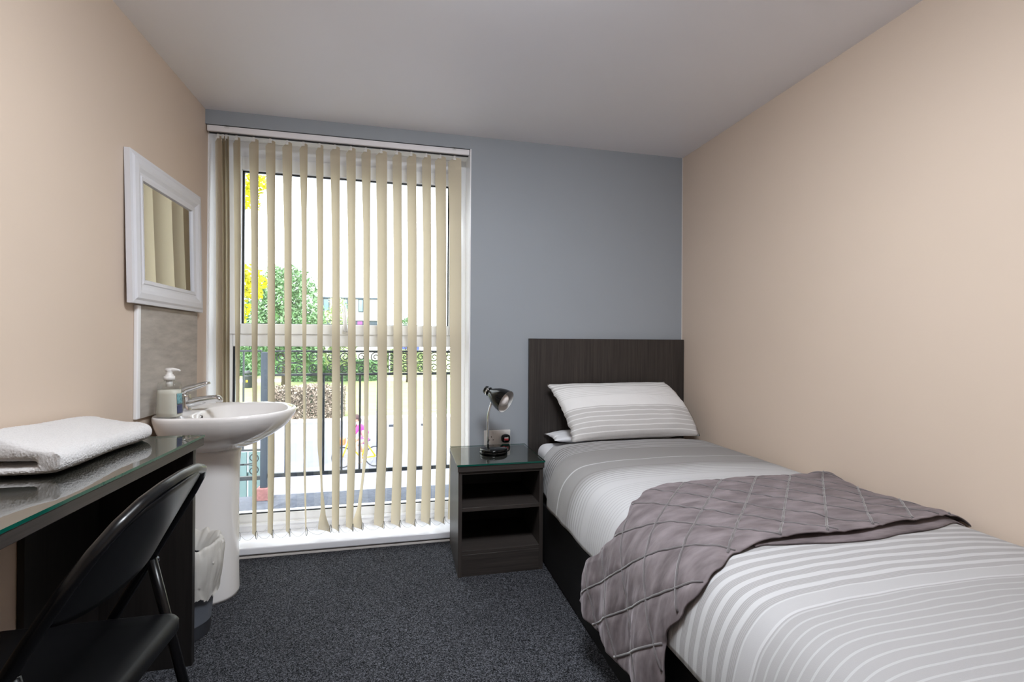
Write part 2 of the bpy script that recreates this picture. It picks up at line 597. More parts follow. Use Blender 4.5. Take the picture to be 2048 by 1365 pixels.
# window: fixed lower light, opening upper light
win = bpy.data.objects.new('window_1', None); C.objects.link(win); win.location = ((XL + OX1) / 2, WY, .05)
structure(win)
tag(win, 'tall white plastic window down to the floor behind the vertical blind', None)
FY0, FY1 = WY, WY + .07
fr = MB()
fr.box(XL, -.905, FY0, FY1, .055, OZ)
fr.box(.30, OX1, FY0, FY1, .055, OZ)
fr.box(-.905, .30, FY0, FY1, 2.10, OZ)
fr.box(-.905, .30, FY0, FY1, .055, .152)
fr.build('outer_frame', M['upvc'], win, bevel=.004, smooth=True)
box('transom', (-.905, .30, FY0 - .004, FY1, 1.070, 1.150), M['upvc'], win, .006)
MB().box(-.905, .30, FY0 - .012, FY0, .09, .108).build('glazing_bead', M['upvc'], win, bevel=.003, smooth=True)
sf = MB()
for a in ((-.928, -.862, 1.138, 2.100), (.257, .318, 1.138, 2.100), (-.862, .257, 2.028, 2.100), (-.862, .257, 1.138, 1.194)):
    sf.box(a[0], a[1], FY0 - .018, FY0 + .045, a[2], a[3])
sf.build('sash_frame', M['upvc'], win, bevel=.004, smooth=True)
gk = MB()
gk.box(-.862, -.852, FY0 + .002, FY0 + .012, 1.194, 2.028); gk.box(.250, .257, FY0 + .002, FY0 + .012, 1.194, 2.028)
gk.box(-.862, .257, FY0 + .002, FY0 + .012, 2.021, 2.028); gk.box(-.862, .257, FY0 + .002, FY0 + .012, 1.194, 1.197)
gk.build('gasket', M['gasket'], win)
gk = MB()
gk.box(-.905, -.894, FY0 + .006, FY0 + .016, .152, 1.07); gk.box(.293, .30, FY0 + .006, FY0 + .016, .152, 1.07)
gk.box(-.905, .30, FY0 + .006, FY0 + .016, .152, .158)
gk.build('gasket', M['gasket'], win)
MB().box(-.858, .253, FY0 + .018, FY0 + .022, 1.196, 2.026).build('pane', M['pane'], win)
MB().box(-.902, .298, FY0 + .026, FY0 + .030, .154, 1.07).build('pane', M['pane'], win)
hd = MB()
hd.tube([(-.322, FY0 - .02, 1.165), (-.322, FY0 - .045, 1.168), (-.322, FY0 - .05, 1.20), (-.326, FY0 - .05, 1.30)], [.013, .012, .011, .008], 10)
hd.build('handle', M['upvc'], win, smooth=True)
box('sill_board', (XL + .001, OX1 - .001, YB - .035, FY0 + .01, .018, .055), M['sill'], win, .007, 3)
box('sill_strip', (XL + .001, OX1 - .001, YB - .030, YB + .03, 0.0, .010), M['caulk'], win, .001)

# ------------------------------------------------------------------ vertical blind
RY = 2.69
blind = thing('vertical_blind', 'cream fabric vertical blind half open across the tall window', 'blind', ((XL + OX1) / 2, RY, .07))
hr = MB()
hr.box(-.974, .354, 2.663, 2.705, 2.159, 2.189)
hr.build('headrail', M['rail'], blind, bevel=.003, smooth=True)
MB().box(-.97, .35, 2.676, 2.692, 2.156, 2.160).build('track_slot', M['dark'], blind)
for x in (-.882, .268):
    b = MB()
    b.box(x - .010, x + .010, 2.657, 2.664, 2.178, 2.194).box(x - .004, x + .004, 2.652, 2.658, 2.183, 2.190)
    b.build('bracket', M['clearplastic'], blind, bevel=.001)
SL = [  # pivot x, angle at top / middle / low / bottom (degrees), bottom shift
    (-.846, 52, 54, 64, 64, .02), (-.766, 45, 53, 61, 62, .017), (-.687, 45, 52, 55, 60, .014), (-.606, 46, 53, 61, 65, .018),
    (-.526, 53, 63, 72, 75, .026), (-.446, 56, 62, 65, 38, .038), (-.368, 49, 56, 55, 59, .016), (-.287, 51, 58, 57, 60, .006),
    (-.209, 53, 62, 71, 46, -.032), (-.128, 45, 51, 55, 52, .0), (-.045, 56, 58, 56, 55, .006), (.033, 55, 57, 58, 55, .008),
    (.115, 59, 62, 60, 58, .008), (.193, 51, 55, 57, 56, .007), (.273, 40, 49, 52, 52, .005)]
ST = [(-.931, 53, 53, 53, 53, 0.0), (-.910, 60, 60, 60, 60, 0.0), (-.893, 59, 59, 60, 60, 0.0)]
SW = .089
ends = []


def make_slat(px, a0, a1, a2, a3, sh, curl):
    at = [(.088, a3), (.52, a2), (1.62, a1), (2.15, a0)]
    if curl:
        at = [(.088, a3), (.20, 66 if curl > 0 else 74), (.33, 74 if curl > 0 else 78), (.60, a2), (1.62, a1), (2.15, a0)]
    xt = [(.088, px + sh), (.52, px + .016 if not curl else px + .012), (1.62, px + .008), (2.15, px)]
    m = MB()
    zs = [.088 + (2.146 - .088) * (i / 48) ** 1.35 for i in range(49)]

    def pt(z, w):
        th = math.radians(sinterp(at, z)); x = interp(xt, z)
        bow = .004 * (1 - (2 * w) ** 2)
        dx, dy = math.cos(th), -math.sin(th)
        zz = z
        if z > 2.10:                       # shaped shoulders
            zz = z - .026 * max(0, abs(w) * 2 - .35) * (z - 2.10) / .046
        return (x + dx * SW * w - dy * bow, RY + dy * SW * w + dx * bow, zz)
    m.grid(lambda u, v: pt(zs[int(round(u * 48))], v - .5), 48, 8)
    o = m.build('slat', M['slat'], blind, smooth=True, fixn=False)
    h = MB()
    th = math.radians(a0)
    h.box(px - .005, px + .005, RY - .003, RY + .003, 2.138, 2.160)
    h.box(px - .009, px + .009, RY - .0015, RY + .0015, 2.134, 2.142)
    h.build('hanger', M['whiteplastic'], o)
    e0, e1 = Vector(pt(.088, -.5)), Vector(pt(.088, .5))
    wt = MB()
    d = (e1 - e0)
    hz = Vector((0, 0, .020))
    loop = [e1 + Vector((d.x, d.y, 0)).normalized() * .0012 + hz + Vector((.004 * math.cos(a), 0, .021 * math.sin(a))) for a in [2 * PI * k / 16 for k in range(16)]]
    wt.tube(loop, .0011, 5, closed=True)
    wt.build('bottom_weight', M['dark'], o, smooth=True)
    ends.append((e0 + hz * 1.6, e1 + hz * 1.6))


for s_ in ST: make_slat(*s_, 0)
for i, s_ in enumerate(SL): make_slat(*s_, 1 if i == 5 else (-1 if i == 8 else 0))
for side in (0, 1):
    for k in range(2, len(ends) - 1):
        a, b = ends[k][side], ends[k + 1][side]
        pts = [a.lerp(b, t / 10) + Vector((0, 0, -.035 * math.sin(PI * t / 10))) for t in range(11)]
        MB().tube(pts, .0009, 5).build('bead_chain', M['chain'], blind, smooth=True)

# ------------------------------------------------------------------ mirror
mir = thing('wall_mirror', 'square mirror in a stepped white frame above the basin', 'mirror', (XL, 2.265, 1.236))
Y0, Y1, Z0, Z1 = 1.952, 2.560, 1.235, 1.790


def tilt(y, z, d):     # d = height above the back of the frame; the foot of the mirror rests on the tile
    t = (z - Z0) / (Z1 - Z0)
    return (XL + .016 - .014 * t + d, y, z)


prof = [(0, 0), (0, .018), (.012, .020), (.020, .025), (.040, .027), (.052, .024), (.066, .017), (.074, .016), (.078, .019), (.090, .017), (.094, .008), (.094, 0)]
rings_ = []
for off, hgt in prof:
    rings_.append([tilt(Y0 + off, Z0 + off, hgt), tilt(Y1 - off, Z0 + off, hgt), tilt(Y1 - off, Z1 - off, hgt), tilt(Y0 + off, Z1 - off, hgt)])
MB().rings(rings_, closed=True).build('frame', M['mframe'], mir)
MB().add([tilt(y, z, d) for d in (.004, .009) for (y, z) in ((Y0 + .09, Z0 + .09), (Y1 - .09, Z0 + .09), (Y1 - .09, Z1 - .09), (Y0 + .09, Z1 - .09))],
         [(0, 1, 2, 3), (7, 6, 5, 4), (0, 4, 5, 1), (1, 5, 6, 2), (2, 6, 7, 3), (3, 7, 4, 0)]).build('mirror_glass', M['mirror'], mir)

# ------------------------------------------------------------------ splashback
sb = thing('splashback', 'grey stone effect tile splashback behind the tap', 'splashback', (XL, 2.3, .80))
box('tile', (XL, XL + .012, 2.052, 2.556, .8035, 1.232), M['tile'], sb, .001)
box('edge_trim', (XL, XL + .014, 2.028, 2.052, .8035, 1.232), M['upvc'], sb, .003)

# ------------------------------------------------------------------ pedestal basin
bas = thing('pedestal_basin', 'white ceramic pedestal washbasin below the mirror', 'washbasin', (-.82, 2.295, 0))
N = 80
YC = 2.295


def outline(a):
    ca, sa = math.cos(a), math.sin(a)
    if ca >= 0:
        x = -.72 + .243 * abs(ca) ** (2 / 2.05)
        y = .262 * math.copysign(abs(sa) ** (2 / 2.15), sa)
    else:
        x = -.72 - .256 * abs(ca) ** (2 / 5.0)
        y = .262 * math.copysign(abs(sa) ** (2 / 3.2), sa)
    return Vector((x, YC + y, 0))


def oring(k, z, cx=-.845):
    c = Vector((cx, YC, 0))
    return [tuple((c + (outline(2 * PI * i / N) - c) * k) + Vector((0, 0, z))) for i in range(N)]


def wallclamp(rg):
    return [(max(p[0], XL + .002), p[1], p[2]) for p in rg]


def dring(fx, bxk, b, z):
    out = []
    for i in range(N):
        a = 2 * PI * i / N
        ca, sa = math.cos(a), math.sin(a)
        x = -.692 + (fx * abs(ca) ** (2 / 2.05) if ca >= 0 else -bxk * abs(ca) ** (2 / 4.5))
        out.append((x, YC + b * math.copysign(abs(sa) ** (2 / (2.1 if ca >= 0 else 2.9)), sa), z))
    return out


rg = [oring(.34, .634), oring(.42, .637), oring(.58, .654), oring(.76, .688), oring(.90, .726), oring(.968, .760), oring(.995, .781), oring(1.0, .792),
      oring(.994, .799), oring(.975, .802), oring(.955, .800)]
rg += [dring(.194, .162, .222, .797), dring(.187, .157, .214, .790), dring(.178, .152, .204, .770), dring(.152, .135, .176, .735), dring(.112, .108, .132, .703), dring(.06, .06, .07, .688), dring(.02, .02, .02, .685)]
MB().rings([wallclamp(r) for r in rg]).build('bowl', M['ceramic'], bas, smooth=True)
pr = []
for z, k in ((0, 1.0), (.012, 1.005), (.03, 1.0), (.10, .985), (.35, .965), (.55, .985), (.61, 1.02), (.640, 1.06)):
    r_ = []
    for i in range(48):
        a = 2 * PI * i / 48
        ca, sa = math.cos(a), math.sin(a)
        x = -.83 + (.128 * k * abs(ca) ** .95 if ca > 0 else -.14 * abs(ca) ** .4)
        y = YC + .108 * k * math.copysign(abs(sa) ** (.85 if ca > 0 else .5), sa)
        r_.append((x, y, z))
    pr.append(r_)
MB().rings(pr).build('pedestal', M['ceramic'], bas, smooth=True)
MB().lathe([(.009, 0), (.011, .002), (.011, .004), (.007, .005)], (-.846, YC - .018, .771), 20, (1, 0, .12), cap1=False).build('overflow_ring', M['chrome'], bas, smooth=True)
MB().lathe([(.007, .0), (.007, .0045)], (-.846, YC - .018, .771), 16, (1, 0, .12)).build('overflow_hole', M['dark'], bas)
MB().lathe([(.022, 0), (.022, .003), (.016, .006)], (-.70, YC, .686), 24).build('waste', M['chrome'], bas, smooth=True)
tp = MB()
tp.lathe([(.029, 0), (.029, .004), (.026, .008), (.0255, .03), (.0245, .058), (.0255, .066), (.024, .070)], (-.918, YC, .799), 28)
tap = tp.build('tap', M['chrome'], bas, smooth=True)
MB().tube([(-.918, YC, .826), (-.890, YC, .833), (-.85, YC, .842), (-.80, YC, .849), (-.786, YC, .849), (-.780, YC, .842), (-.780, YC, .833)], [.022, .020, .018, .0155, .015, .014, .012], 16).build('spout', M['chrome'], tap, smooth=True)
MB().tube([(-.922, YC, .869), (-.920, YC, .882), (-.905, YC, .892), (-.87, YC, .902), (-.835, YC, .914), (-.820, YC, .917)], [.024, .024, .021, .017, .0135, .008], 16, flat=(1.0, .75)).build('lever', M['chrome'], tap, smooth=True)

# ------------------------------------------------------------------ soap dispenser
BX, BY, BZ = -.884, 2.083, .8035
soap = thing('soap_dispenser', 'clear pump bottle of milky liquid soap on the basin edge', 'soap bottle', (BX, BY, BZ))
ux, uy = math.cos(-.35), math.sin(-.35)


def sring(w, d, z, n=40, p=2.6):
    r_ = []
    for i in range(n):
        a = 2 * PI * i / n
        a_ = w * math.copysign(abs(math.cos(a)) ** (2 / p), math.cos(a))
        b_ = d * math.copysign(abs(math.sin(a)) ** (2 / p), math.sin(a))
        r_.append((BX + a_ * ux - b_ * uy, BY + a_ * uy + b_ * ux, BZ + z))
    return r_


MB().rings([sring(.041, .026, 0), sring(.046, .030, .003), sring(.047, .031, .02), sring(.0435, .029, .09), sring(.042, .028, .125), sring(.038, .025, .134), sring(.018, .017, .139, p=2), sring(.015, .015, .145, p=2)]).build('bottle', M['clearplastic'], soap, smooth=True)
MB().rings([sring(.038, .023, .002), sring(.0435, .0275, .006), sring(.0445, .0285, .02), sring(.0412, .0268, .09), sring(.041, .0265, .106)]).build('liquid', M['soap'], soap, smooth=True)
MB().lathe([(.0185, .143), (.0185, .158), (.0135, .160), (.0135, .164), (.010, .166), (.010, .178), (.012, .180), (.012, .184)], (BX, BY, BZ), 24).build('pump_collar', M['whiteplastic'], soap, smooth=True)
MB().tube([(BX - .012, BY, BZ + .182), (BX + .012, BY, BZ + .183), (BX + .030, BY, BZ + .182), (BX + .037, BY, BZ + .178)], [.008, .0075, .0045, .003], 12).build('pump_spout', M['whiteplastic'], soap, smooth=True)
MB().lathe([(.011, .118), (.011, .143)], (BX, BY, BZ), 16).build('pump_stem', M['whiteplastic'], soap, smooth=True)


def lab(z0, z1, a0, a1, name, mat):
    m = MB()

    def fn(u, v):
        a = a0 + (a1 - a0) * u
        z = z0 + (z1 - z0) * v
        w, d = .0475 - .0035 * max(0, z - .02) / .07, .0315 - .002 * max(0, z - .02) / .07
        a_ = w * math.copysign(abs(math.cos(a)) ** (2 / 2.6), math.cos(a)); b_ = d * math.copysign(abs(math.sin(a)) ** (2 / 2.6), math.sin(a))
        return (BX + a_ * ux - b_ * uy, BY + a_ * uy + b_ * ux, BZ + z)
    m.grid(fn, 8, 4)
    m.build(name, mat, soap, smooth=True, solid=.0004)


lab(.052, .092, -.28, .42, 'label', M['label'])
lab(.016, .050, -.28, .42, 'label', M['label2'])

# ------------------------------------------------------------------ desk
DX0, DX1, DY0, DY1 = XL + .002, -.672, .42, 1.843
desk = thing('desk', 'dark grained desk with a glass top along the peach wall', 'desk', (-.83, 1.15, 0))
box('desktop', (DX0, DX1 - .002, DY0, DY1 - .002, .737, .7645), M['wood_y'], desk, .0015)


def glass_slab(x0, x1, y0, y1, z0, z1, parent):
    m = MB()
    v = [(x0, y0, z0), (x1, y0, z0), (x1, y1, z0), (x0, y1, z0), (x0, y0, z1), (x1, y0, z1), (x1, y1, z1), (x0, y1, z1)]
    m.add(v, [(4, 5, 6, 7)], 0).add(v, [(0, 1, 5, 4), (1, 2, 6, 5), (2, 3, 7, 6), (3, 0, 4, 7)], 1)
    return m.build('glass_top', [M['tglass'], M['gedge']], parent, fixn=False)


glass_slab(DX0, DX1, DY0, DY1, .7655, .773, desk)
box('side_panel', (DX0, -.692, 1.802, 1.824, 0, .737), M['wood_shade'], desk, .0015)  # under-desk shade is in the colour here, not another board
box('side_panel', (DX0, -.692, .44, .462, 0, .737), M['wood_z'], desk, .0015)
box('back_panel', (DX0, DX0 + .016, 1.490, 1.802, 0.0, .737), M['wood_shade'], desk, .001)

# ------------------------------------------------------------------ towel: one thick cloth folded over, closed on the room side
tw = MB()


def tow_sec(y):
    u = (y - 1.345) / .475
    e = max(0.0, (y - 1.745) / .075)
    xf = -.797 - .050 * e ** 2 + .004 * math.sin(u * 9)
    zb = .7780
    top = lambda x: .823 + (xf - x) / .17 * (.060 - .034 * u * u) + .003 * math.sin(u * 7 + x * 30)
    pts = []
    xs = [XL + .006 + (xf - .030 - XL - .006) * k / 8 for k in range(9)]
    for x in xs: pts.append((x, zb))
    zt = top(xf - .030)
    for k in range(1, 8):
        a = -PI / 2 + PI * k / 8
        pts.append((xf - .030 + .030 * math.cos(a), (zb + zt) / 2 + (zt - zb) / 2 * math.sin(a)))
    for x in reversed(xs): pts.append((x, top(x)))
    inx = [XL + .010 + (xf - .062 - XL - .010) * k / 6 for k in range(7)]
    for x in inx: pts.append((x, .8075 + (xf - x) * .03))
    pts.append((xf - .050, .8045)); pts.append((xf - .050, .7985))
    for x in reversed(inx): pts.append((x, .7965))
    return [(p[0], y, p[1]) for p in pts]


secs = []
for i in range(49):
    u = i / 48
    s_ = tow_sec(1.345 + .475 * u)
    out = []
    e = 1 - min(1, min(u, 1 - u) / .03)
    cz = sum(p[2] for p in s_) / len(s_)
    for (x, y, z) in s_:
        nz = noise.noise(Vector((x * 60, y * 60, z * 60)))
        k = .0016 * nz
        zz = z
        if e > 0:     # rounded ends
            mid = .787 if z < .80 else .830
            zz = mid + (z - mid) * (1 - .45 * e * e)
        out.append((x + k, y + k, max(.7775, zz + k)))
    secs.append(out)
towel = MB().rings(secs).build('folded_towel', M['towel'], None, smooth=True)
_bm = bmesh.new(); _bm.from_mesh(towel.data)
bmesh.ops.triangulate(_bm, faces=[f for f in _bm.faces if len(f.verts) > 4])
_bm.to_mesh(towel.data); _bm.free()
for p in towel.data.polygons: p.use_smooth = True
_ss = towel.modifiers.new('pile_subdivision', 'SUBSURF'); _ss.levels = 1; _ss.render_levels = 3
_tx = bpy.data.textures.new('terry_pile', 'CLOUDS'); _tx.noise_scale = .0035; _tx.noise_depth = 1
_dm = towel.modifiers.new('pile', 'DISPLACE'); _dm.texture = _tx; _dm.strength = .0030; _dm.mid_level = .5; _dm.texture_coords = 'LOCAL'
tag(towel, 'thick white terry towel folded on the glass desk top', 'towel')

# ------------------------------------------------------------------ folding chair
chair = thing('folding_chair', 'black metal folding chair pushed in at the desk', 'chair', (-.70, 1.125, 0))


def bx(z): return -.487 + .568 * (z - .777)


path = [(1.352, .012), (1.350, .25), (1.348, .50), (1.346, .66), (1.343, .725), (1.330, .762), (1.300, .786), (1.25, .799), (1.17, .805), (1.09, .803), (1.02, .793), (.972, .772), (.938, .738), (.916, .69), (.905, .62), (.902, .50), (.900, .25), (.898, .012)]
fine = []
for (a, b) in zip(path, path[1:]):
    for k in range(4):
        t = k / 4
        fine.append((a[0] + (b[0] - a[0]) * t, a[1] + (b[1] - a[1]) * t))
fine.append(path[-1])
MB().tube([(bx(z), y, z) for y, z in fine], .0125, 12).build('back_frame', M['black'], chair, smooth=True)


def back_pt(u, v):
    y = .906 + (1.322 - .906) * u
    zt = interp(sorted([(p[0], p[1]) for p in path[4:14]]), y)
    zl = .612 + .028 * (2 * u - 1) ** 4 * (1 if u < .5 else .4)
    z = zl + (zt - zl) * v
    bow = .030 * (1 - (2 * u - 1) ** 2) * (1 - .5 * v)
    return (bx(z) + bow, y, z - bow * .35)


bp = MB()
bp.grid(back_pt, 30, 14)
bp.build('backrest', M['blackpanel'], chair, smooth=True, solid=.004)
st = MB()
srings = []
for (ins, z) in ((.012, .392), (.002, .396), (0, .402), (0, .420), (.004, .428), (.014, .432), (.05, .430)):
    r_ = []
    x0, x1, y0, y1 = -.935 + ins, -.527 - ins, .922 + ins, 1.330 - ins
    rad = .035
    for (cx, cy, a0) in ((x1 - rad, y1 - rad, 0), (x0 + rad, y1 - rad, PI / 2), (x0 + rad, y0 + rad, PI), (x1 - rad, y0 + rad, 1.5 * PI)):
        for k in range(7):
            a = a0 + PI / 2 * k / 6
            r_.append((cx + rad * math.cos(a), cy + rad * math.sin(a), z))
    srings.append(r_)
MB().rings(srings).build('seat', M['blackseat'], chair, smooth=True)
for y in (1.325 + .012, .918 - .008):
    MB().tube([(-.603, y - .001 * 0, .560), (-.562, y, .38), (-.520, y, .20), (-.478, y, .012)], .0115, 10).build('rear_leg', M['black'], chair, smooth=True)
    MB().lathe([(.015, 0), (.015, .02), (.0125, .024)], (-.478, y, 0), 14).build('rubber_foot', M['rubber'], chair)
MB().tube([(-.506, .910, .14), (-.506, 1.337, .14)], .009, 8).build('rear_crossbar', M['black'], chair, smooth=True)
MB().tube([(bx(.12), .900, .12), (bx(.12), 1.350, .12)], .009, 8).build('front_crossbar', M['black'], chair, smooth=True)
for y in (1.350, .899):
    MB().lathe([(.016, 0), (.016, .022), (.0125, .026)], (bx(.0), y, 0), 14).build('rubber_foot', M['rubber'], chair)
for y in (1.352, .895):
    MB().lathe([(.008, -.006), (.009, 0), (.006, .006)], (-.600, y, .553), 12, (0, 1, 0)).build('rivet', M['chrome'], chair)

# ------------------------------------------------------------------ waste bin
wbx, wby = -.803, 2.005
wbin = thing('waste_bin', 'blue grey waste bin with a white liner between desk and basin', 'bin', (wbx, wby, 0))
MB().lathe([(.088, 0), (.092, .004), (.094, .05), (.096, .052), (.096, .056), (.095, .058), (.102, .16), (.112, .300), (.116, .304), (.116, .310), (.109, .310), (.100, .17), (.088, .012), (.02, .01)], (wbx, wby, 0), 48).build('bin_body', M['binplastic'], wbin, smooth=True)


def lin(u, v):
    a = 2 * PI * u
    prof_ = [(.0, .070, .285), (.12, .095, .322), (.22, .114, .346), (.32, .124, .340), (.45, .128, .31), (.7, .121, .22), (1.0, .112, .15)]
    r_ = interp([(p[0], p[1]) for p in prof_], v); z = interp([(p[0], p[2]) for p in prof_], v)
    n_ = noise.noise(Vector((math.cos(a) * 5, math.sin(a) * 5, v * 4)))
    n2 = noise.noise(Vector((math.cos(a) * 11 + 7, math.sin(a) * 11, v * 3)))
    r_ += (.009 * n_ + .007 * n2 + .006) * min(1, v * 4)
    z += .020 * n_ * (1 if v > .1 else .5) + (.016 * n2 if v > .8 else 0)
    return (wbx + r_ * math.cos(a), wby + r_ * math.sin(a), z)


MB().grid(lin, 140, 36).build('liner', M['liner'], wbin, smooth=True, fixn=False)
kn = MB()
kn.tube([(wbx + .121, wby - .05, .275), (wbx + .118, wby - .02, .298), (wbx + .122, wby + .01, .318), (wbx + .13, wby + .02, .335)], [.004, .006, .006, .010], 8)
kn.build('liner_knot', M['liner'], wbin, smooth=True)

# ------------------------------------------------------------------ bedside table
NX0, NX1, NY0, NY1 = .248, .668, 2.205, 2.608
ns = thing('bedside_table', 'dark open bedside table with a glass top beside the bed', 'bedside table', ((NX0 + NX1) / 2, (NY0 + NY1) / 2, 0))
box('top_board', (NX0, NX1, NY0, NY1, .493, .5195), M['wood_x'], ns, .0015)
glass_slab(NX0 - .003, NX1 + .003, NY0 - .003, NY1, .5205, .528, ns)
for x in (NX0 + .004, NX1 - .022):
    box('side_panel', (x, x + .018, NY0 + .008, NY1, 0, .493), M['wood_z'], ns, .001)
box('back_panel', (NX0 + .022, NX1 - .022, NY1 - .012, NY1, .02, .493), M['wood_shade'], ns, .0005)
box('shelf', (NX0 + .022, NX1 - .022, NY0 + .012, NY1 - .012, .303, .321), M['wood_x'], ns, .001)
box('shelf', (NX0 + .022, NX1 - .022, NY0 + .012, NY1 - .012, .102, .120), M['wood_x'], ns, .001)
box('plinth', (NX0 + .022, NX1 - .022, NY0 + .010, NY0 + .028, 0, .102), M['wood_x'], ns, .001)
box('top_rail', (NX0 + .022, NX1 - .022, NY0 + .010, NY0 + .026, .478, .493), M['wood_x'], ns, .001)

# ------------------------------------------------------------------ desk lamp
lx, ly, lz = .458, 2.425, .5285
lamp = thing('bedside_lamp', 'glossy black lamp with a bent chrome stem on the bedside table', 'lamp', (lx, ly, lz))
MB().lathe([(.070, 0), (.073, .003), (.073, .008), (.068, .012), (.072, .014), (.072, .020), (.068, .024), (.02, .026)], (lx, ly, lz), 48).build('base', M['lampblack'], lamp, smooth=True)
sx = .428
MB().tube([(sx, ly, .545), (sx, ly, .62), (sx, ly, .68), (sx + .001, ly, .715), (sx + .005, ly, .745), (sx + .014, ly, .775), (sx + .020, ly - .002, .800), (sx + .022, ly - .003, .825)], .0058, 12).build('stem', M['chrome'], lamp, smooth=True)
ax = Vector((.082, -.085, -.050)).normalized()
hc = Vector((.418, ly + .005, .853))
prof_o = [(.012, -.010), (.020, -.005), (.0225, .004), (.020, .011), (.0240, .012), (.0240, .022), (.0195, .025), (.024, .034), (.034, .050), (.0475, .076), (.0565, .106), (.0595, .136)]
sh = MB().lathe(prof_o, hc, 40, ax, cap1=False).build('shade', M['lampblack'], lamp, smooth=True)
MB().lathe([(.0585, .1360), (.0555, .106), (.0465, .076), (.033, .051), (.012, .044)], hc, 40, ax, cap0=False).build('shade_lining', M['lampinner'], sh, smooth=True)
MB().lathe([(.0246, .013), (.0254, .017), (.0246, .021)], hc, 32, ax, False, False).build('shade_ring', M['chrome'], sh, smooth=True)
MB().lathe([(.012, .050), (.016, .066), (.028, .086), (.034, .106), (.030, .128), (.017, .139), (.003, .142)], hc, 28, ax).build('bulb', M['bulb'], lamp, smooth=True)

# ------------------------------------------------------------------ wall socket and plug
so = thing('wall_socket', 'white double wall socket behind the bedside table', 'socket', (.5215, YB, .557))
box('face_plate', (.445, .598, YB - .010, YB - .0005, .514, .600), M['whiteplastic'], so, .003)
for x in (.487, .556):
    box('switch', (x - .006 + .012, x + .006 + .012, YB - .014, YB - .009, .580, .592), M['whiteplastic'], so, .001)
for (x, z, w, h) in ((.487, .563, .004, .008), (.476, .546, .006, .004), (.498, .546, .006, .004), (.568, .586, .006, .004)):
    MB().box(x - w / 2, x + w / 2, YB - .0108, YB - .0095, z - h / 2, z + h / 2).build('pin_hole', M['dark'], so)
pl = thing('mains_plug', 'black plug with a red fuse cover pushed into the wall socket', 'plug', (.568, YB - .012, .553))
rgp = []
for (k, y) in ((.92, 0), (1.0, .004), (1.0, .014), (.85, .022), (.62, .026)):
    rgp.append([(.568 + .0255 * k * math.copysign(abs(math.cos(a)) ** .7, math.cos(a)), YB - .0122 - y, .554 + .0235 * k * math.copysign(abs(math.sin(a)) ** .7, math.sin(a))) for a in [2 * PI * i / 28 for i in range(28)]])
MB().rings(rgp).build('plug_body', M['lampblack'], pl, smooth=True)
box('fuse_cover', (.556, .580, YB - .0402, YB - .0375, .546, .562), M['red'], pl, .001)
box('fuse_label', (.557, .579, YB - .0412, YB - .0401, .557, .563), M['whiteplastic'], pl, .0003)

# ------------------------------------------------------------------ bed
bed = thing('single_bed', 'black divan single bed with a dark grained headboard', 'bed', (1.19, 1.55, 0))
box('base', (.684, 1.690, .46, 2.628, .004, .296), M['divan'], bed, .008, 3)
box('mattress', (.742, 1.688, .47, 2.622, .298, .528), M['sheet'], bed, .05, 5)
box('headboard', (.702, 1.694, 2.630, 2.656, .02, 1.124), M['wood_z'], bed, .0015)

CS = [(1.684, .505), (1.672, .532), (1.62, .556), (1.50, .568), (1.30, .575), (1.10, .576), (.92, .574), (.80, .564), (.735, .545), (.694, .508), (.670, .46), (.657, .40), (.653, .345)]
CT = CS + [(.648, .28), (.645, .17)]


def arclen(pts):
    acc = [0]
    for a, b in zip(pts, pts[1:]): acc.append(acc[-1] + math.hypot(a[0] - b[0], a[1] - b[1]))
    return acc


def catmull(pts, sub=8):
    out = []
    n = len(pts)
    for i in range(n - 1):
        p0, p1, p2, p3 = pts[max(i - 1, 0)], pts[i], pts[i + 1], pts[min(i + 2, n - 1)]
        for k in range(sub):
            t = k / sub
            out.append(tuple(.5 * ((2 * p1[j]) + (-p0[j] + p2[j]) * t + (2 * p0[j] - 5 * p1[j] + 4 * p2[j] - p3[j]) * t * t + (-p0[j] + 3 * p1[j] - 3 * p2[j] + p3[j]) * t ** 3) for j in (0, 1)))
    out.append(pts[-1])
    return out


FC = catmull(CT)
FA = arclen(FC)
S_DUV = FA[len(catmull(CS)) - 1]
S_MAX = FA[-1]
ia = 0


def cs_at(s):
    s = max(0, min(S_MAX, s))
    lo, hi = 0, len(FA) - 1
    while hi - lo > 1:
        m = (lo + hi) // 2
        if FA[m] <= s: lo = m
        else: hi = m
    t = (s - FA[lo]) / max(1e-9, FA[hi] - FA[lo])
    a, b = FC[lo], FC[hi]
    x, z = a[0] + (b[0] - a[0]) * t, a[1] + (b[1] - a[1]) * t
    dx, dz = b[0] - a[0], b[1] - a[1]
    L = math.hypot(dx, dz)
    return x, z, dz / L, -dx / L      # point and outward normal


def wrinkle(s, v):
    w = .0045 * noise.noise(Vector((s * 2.2, v * 5.5, 1.3))) + .0022 * noise.noise(Vector((s * 6, v * 15, 4.7)))
    w += .004 * noise.noise(Vector((s * 9, v * 4, 9.1))) * max(0, min(1, (s - .95) * 5))
    return w * min(1, s * 8 + .2)


def surf(s, v, off=0.0):
    x, z, nx, nz = cs_at(s)
    kk = max(0.0, min(1.0, (v - 2.08) / .10))
    x += .036 * kk * kk * (3 - 2 * kk) * max(0.0, min(1.0, (s - .80) / .2))
    w = wrinkle(s, v) + off
    return Vector((x + nx * w, v, z + nz * w))


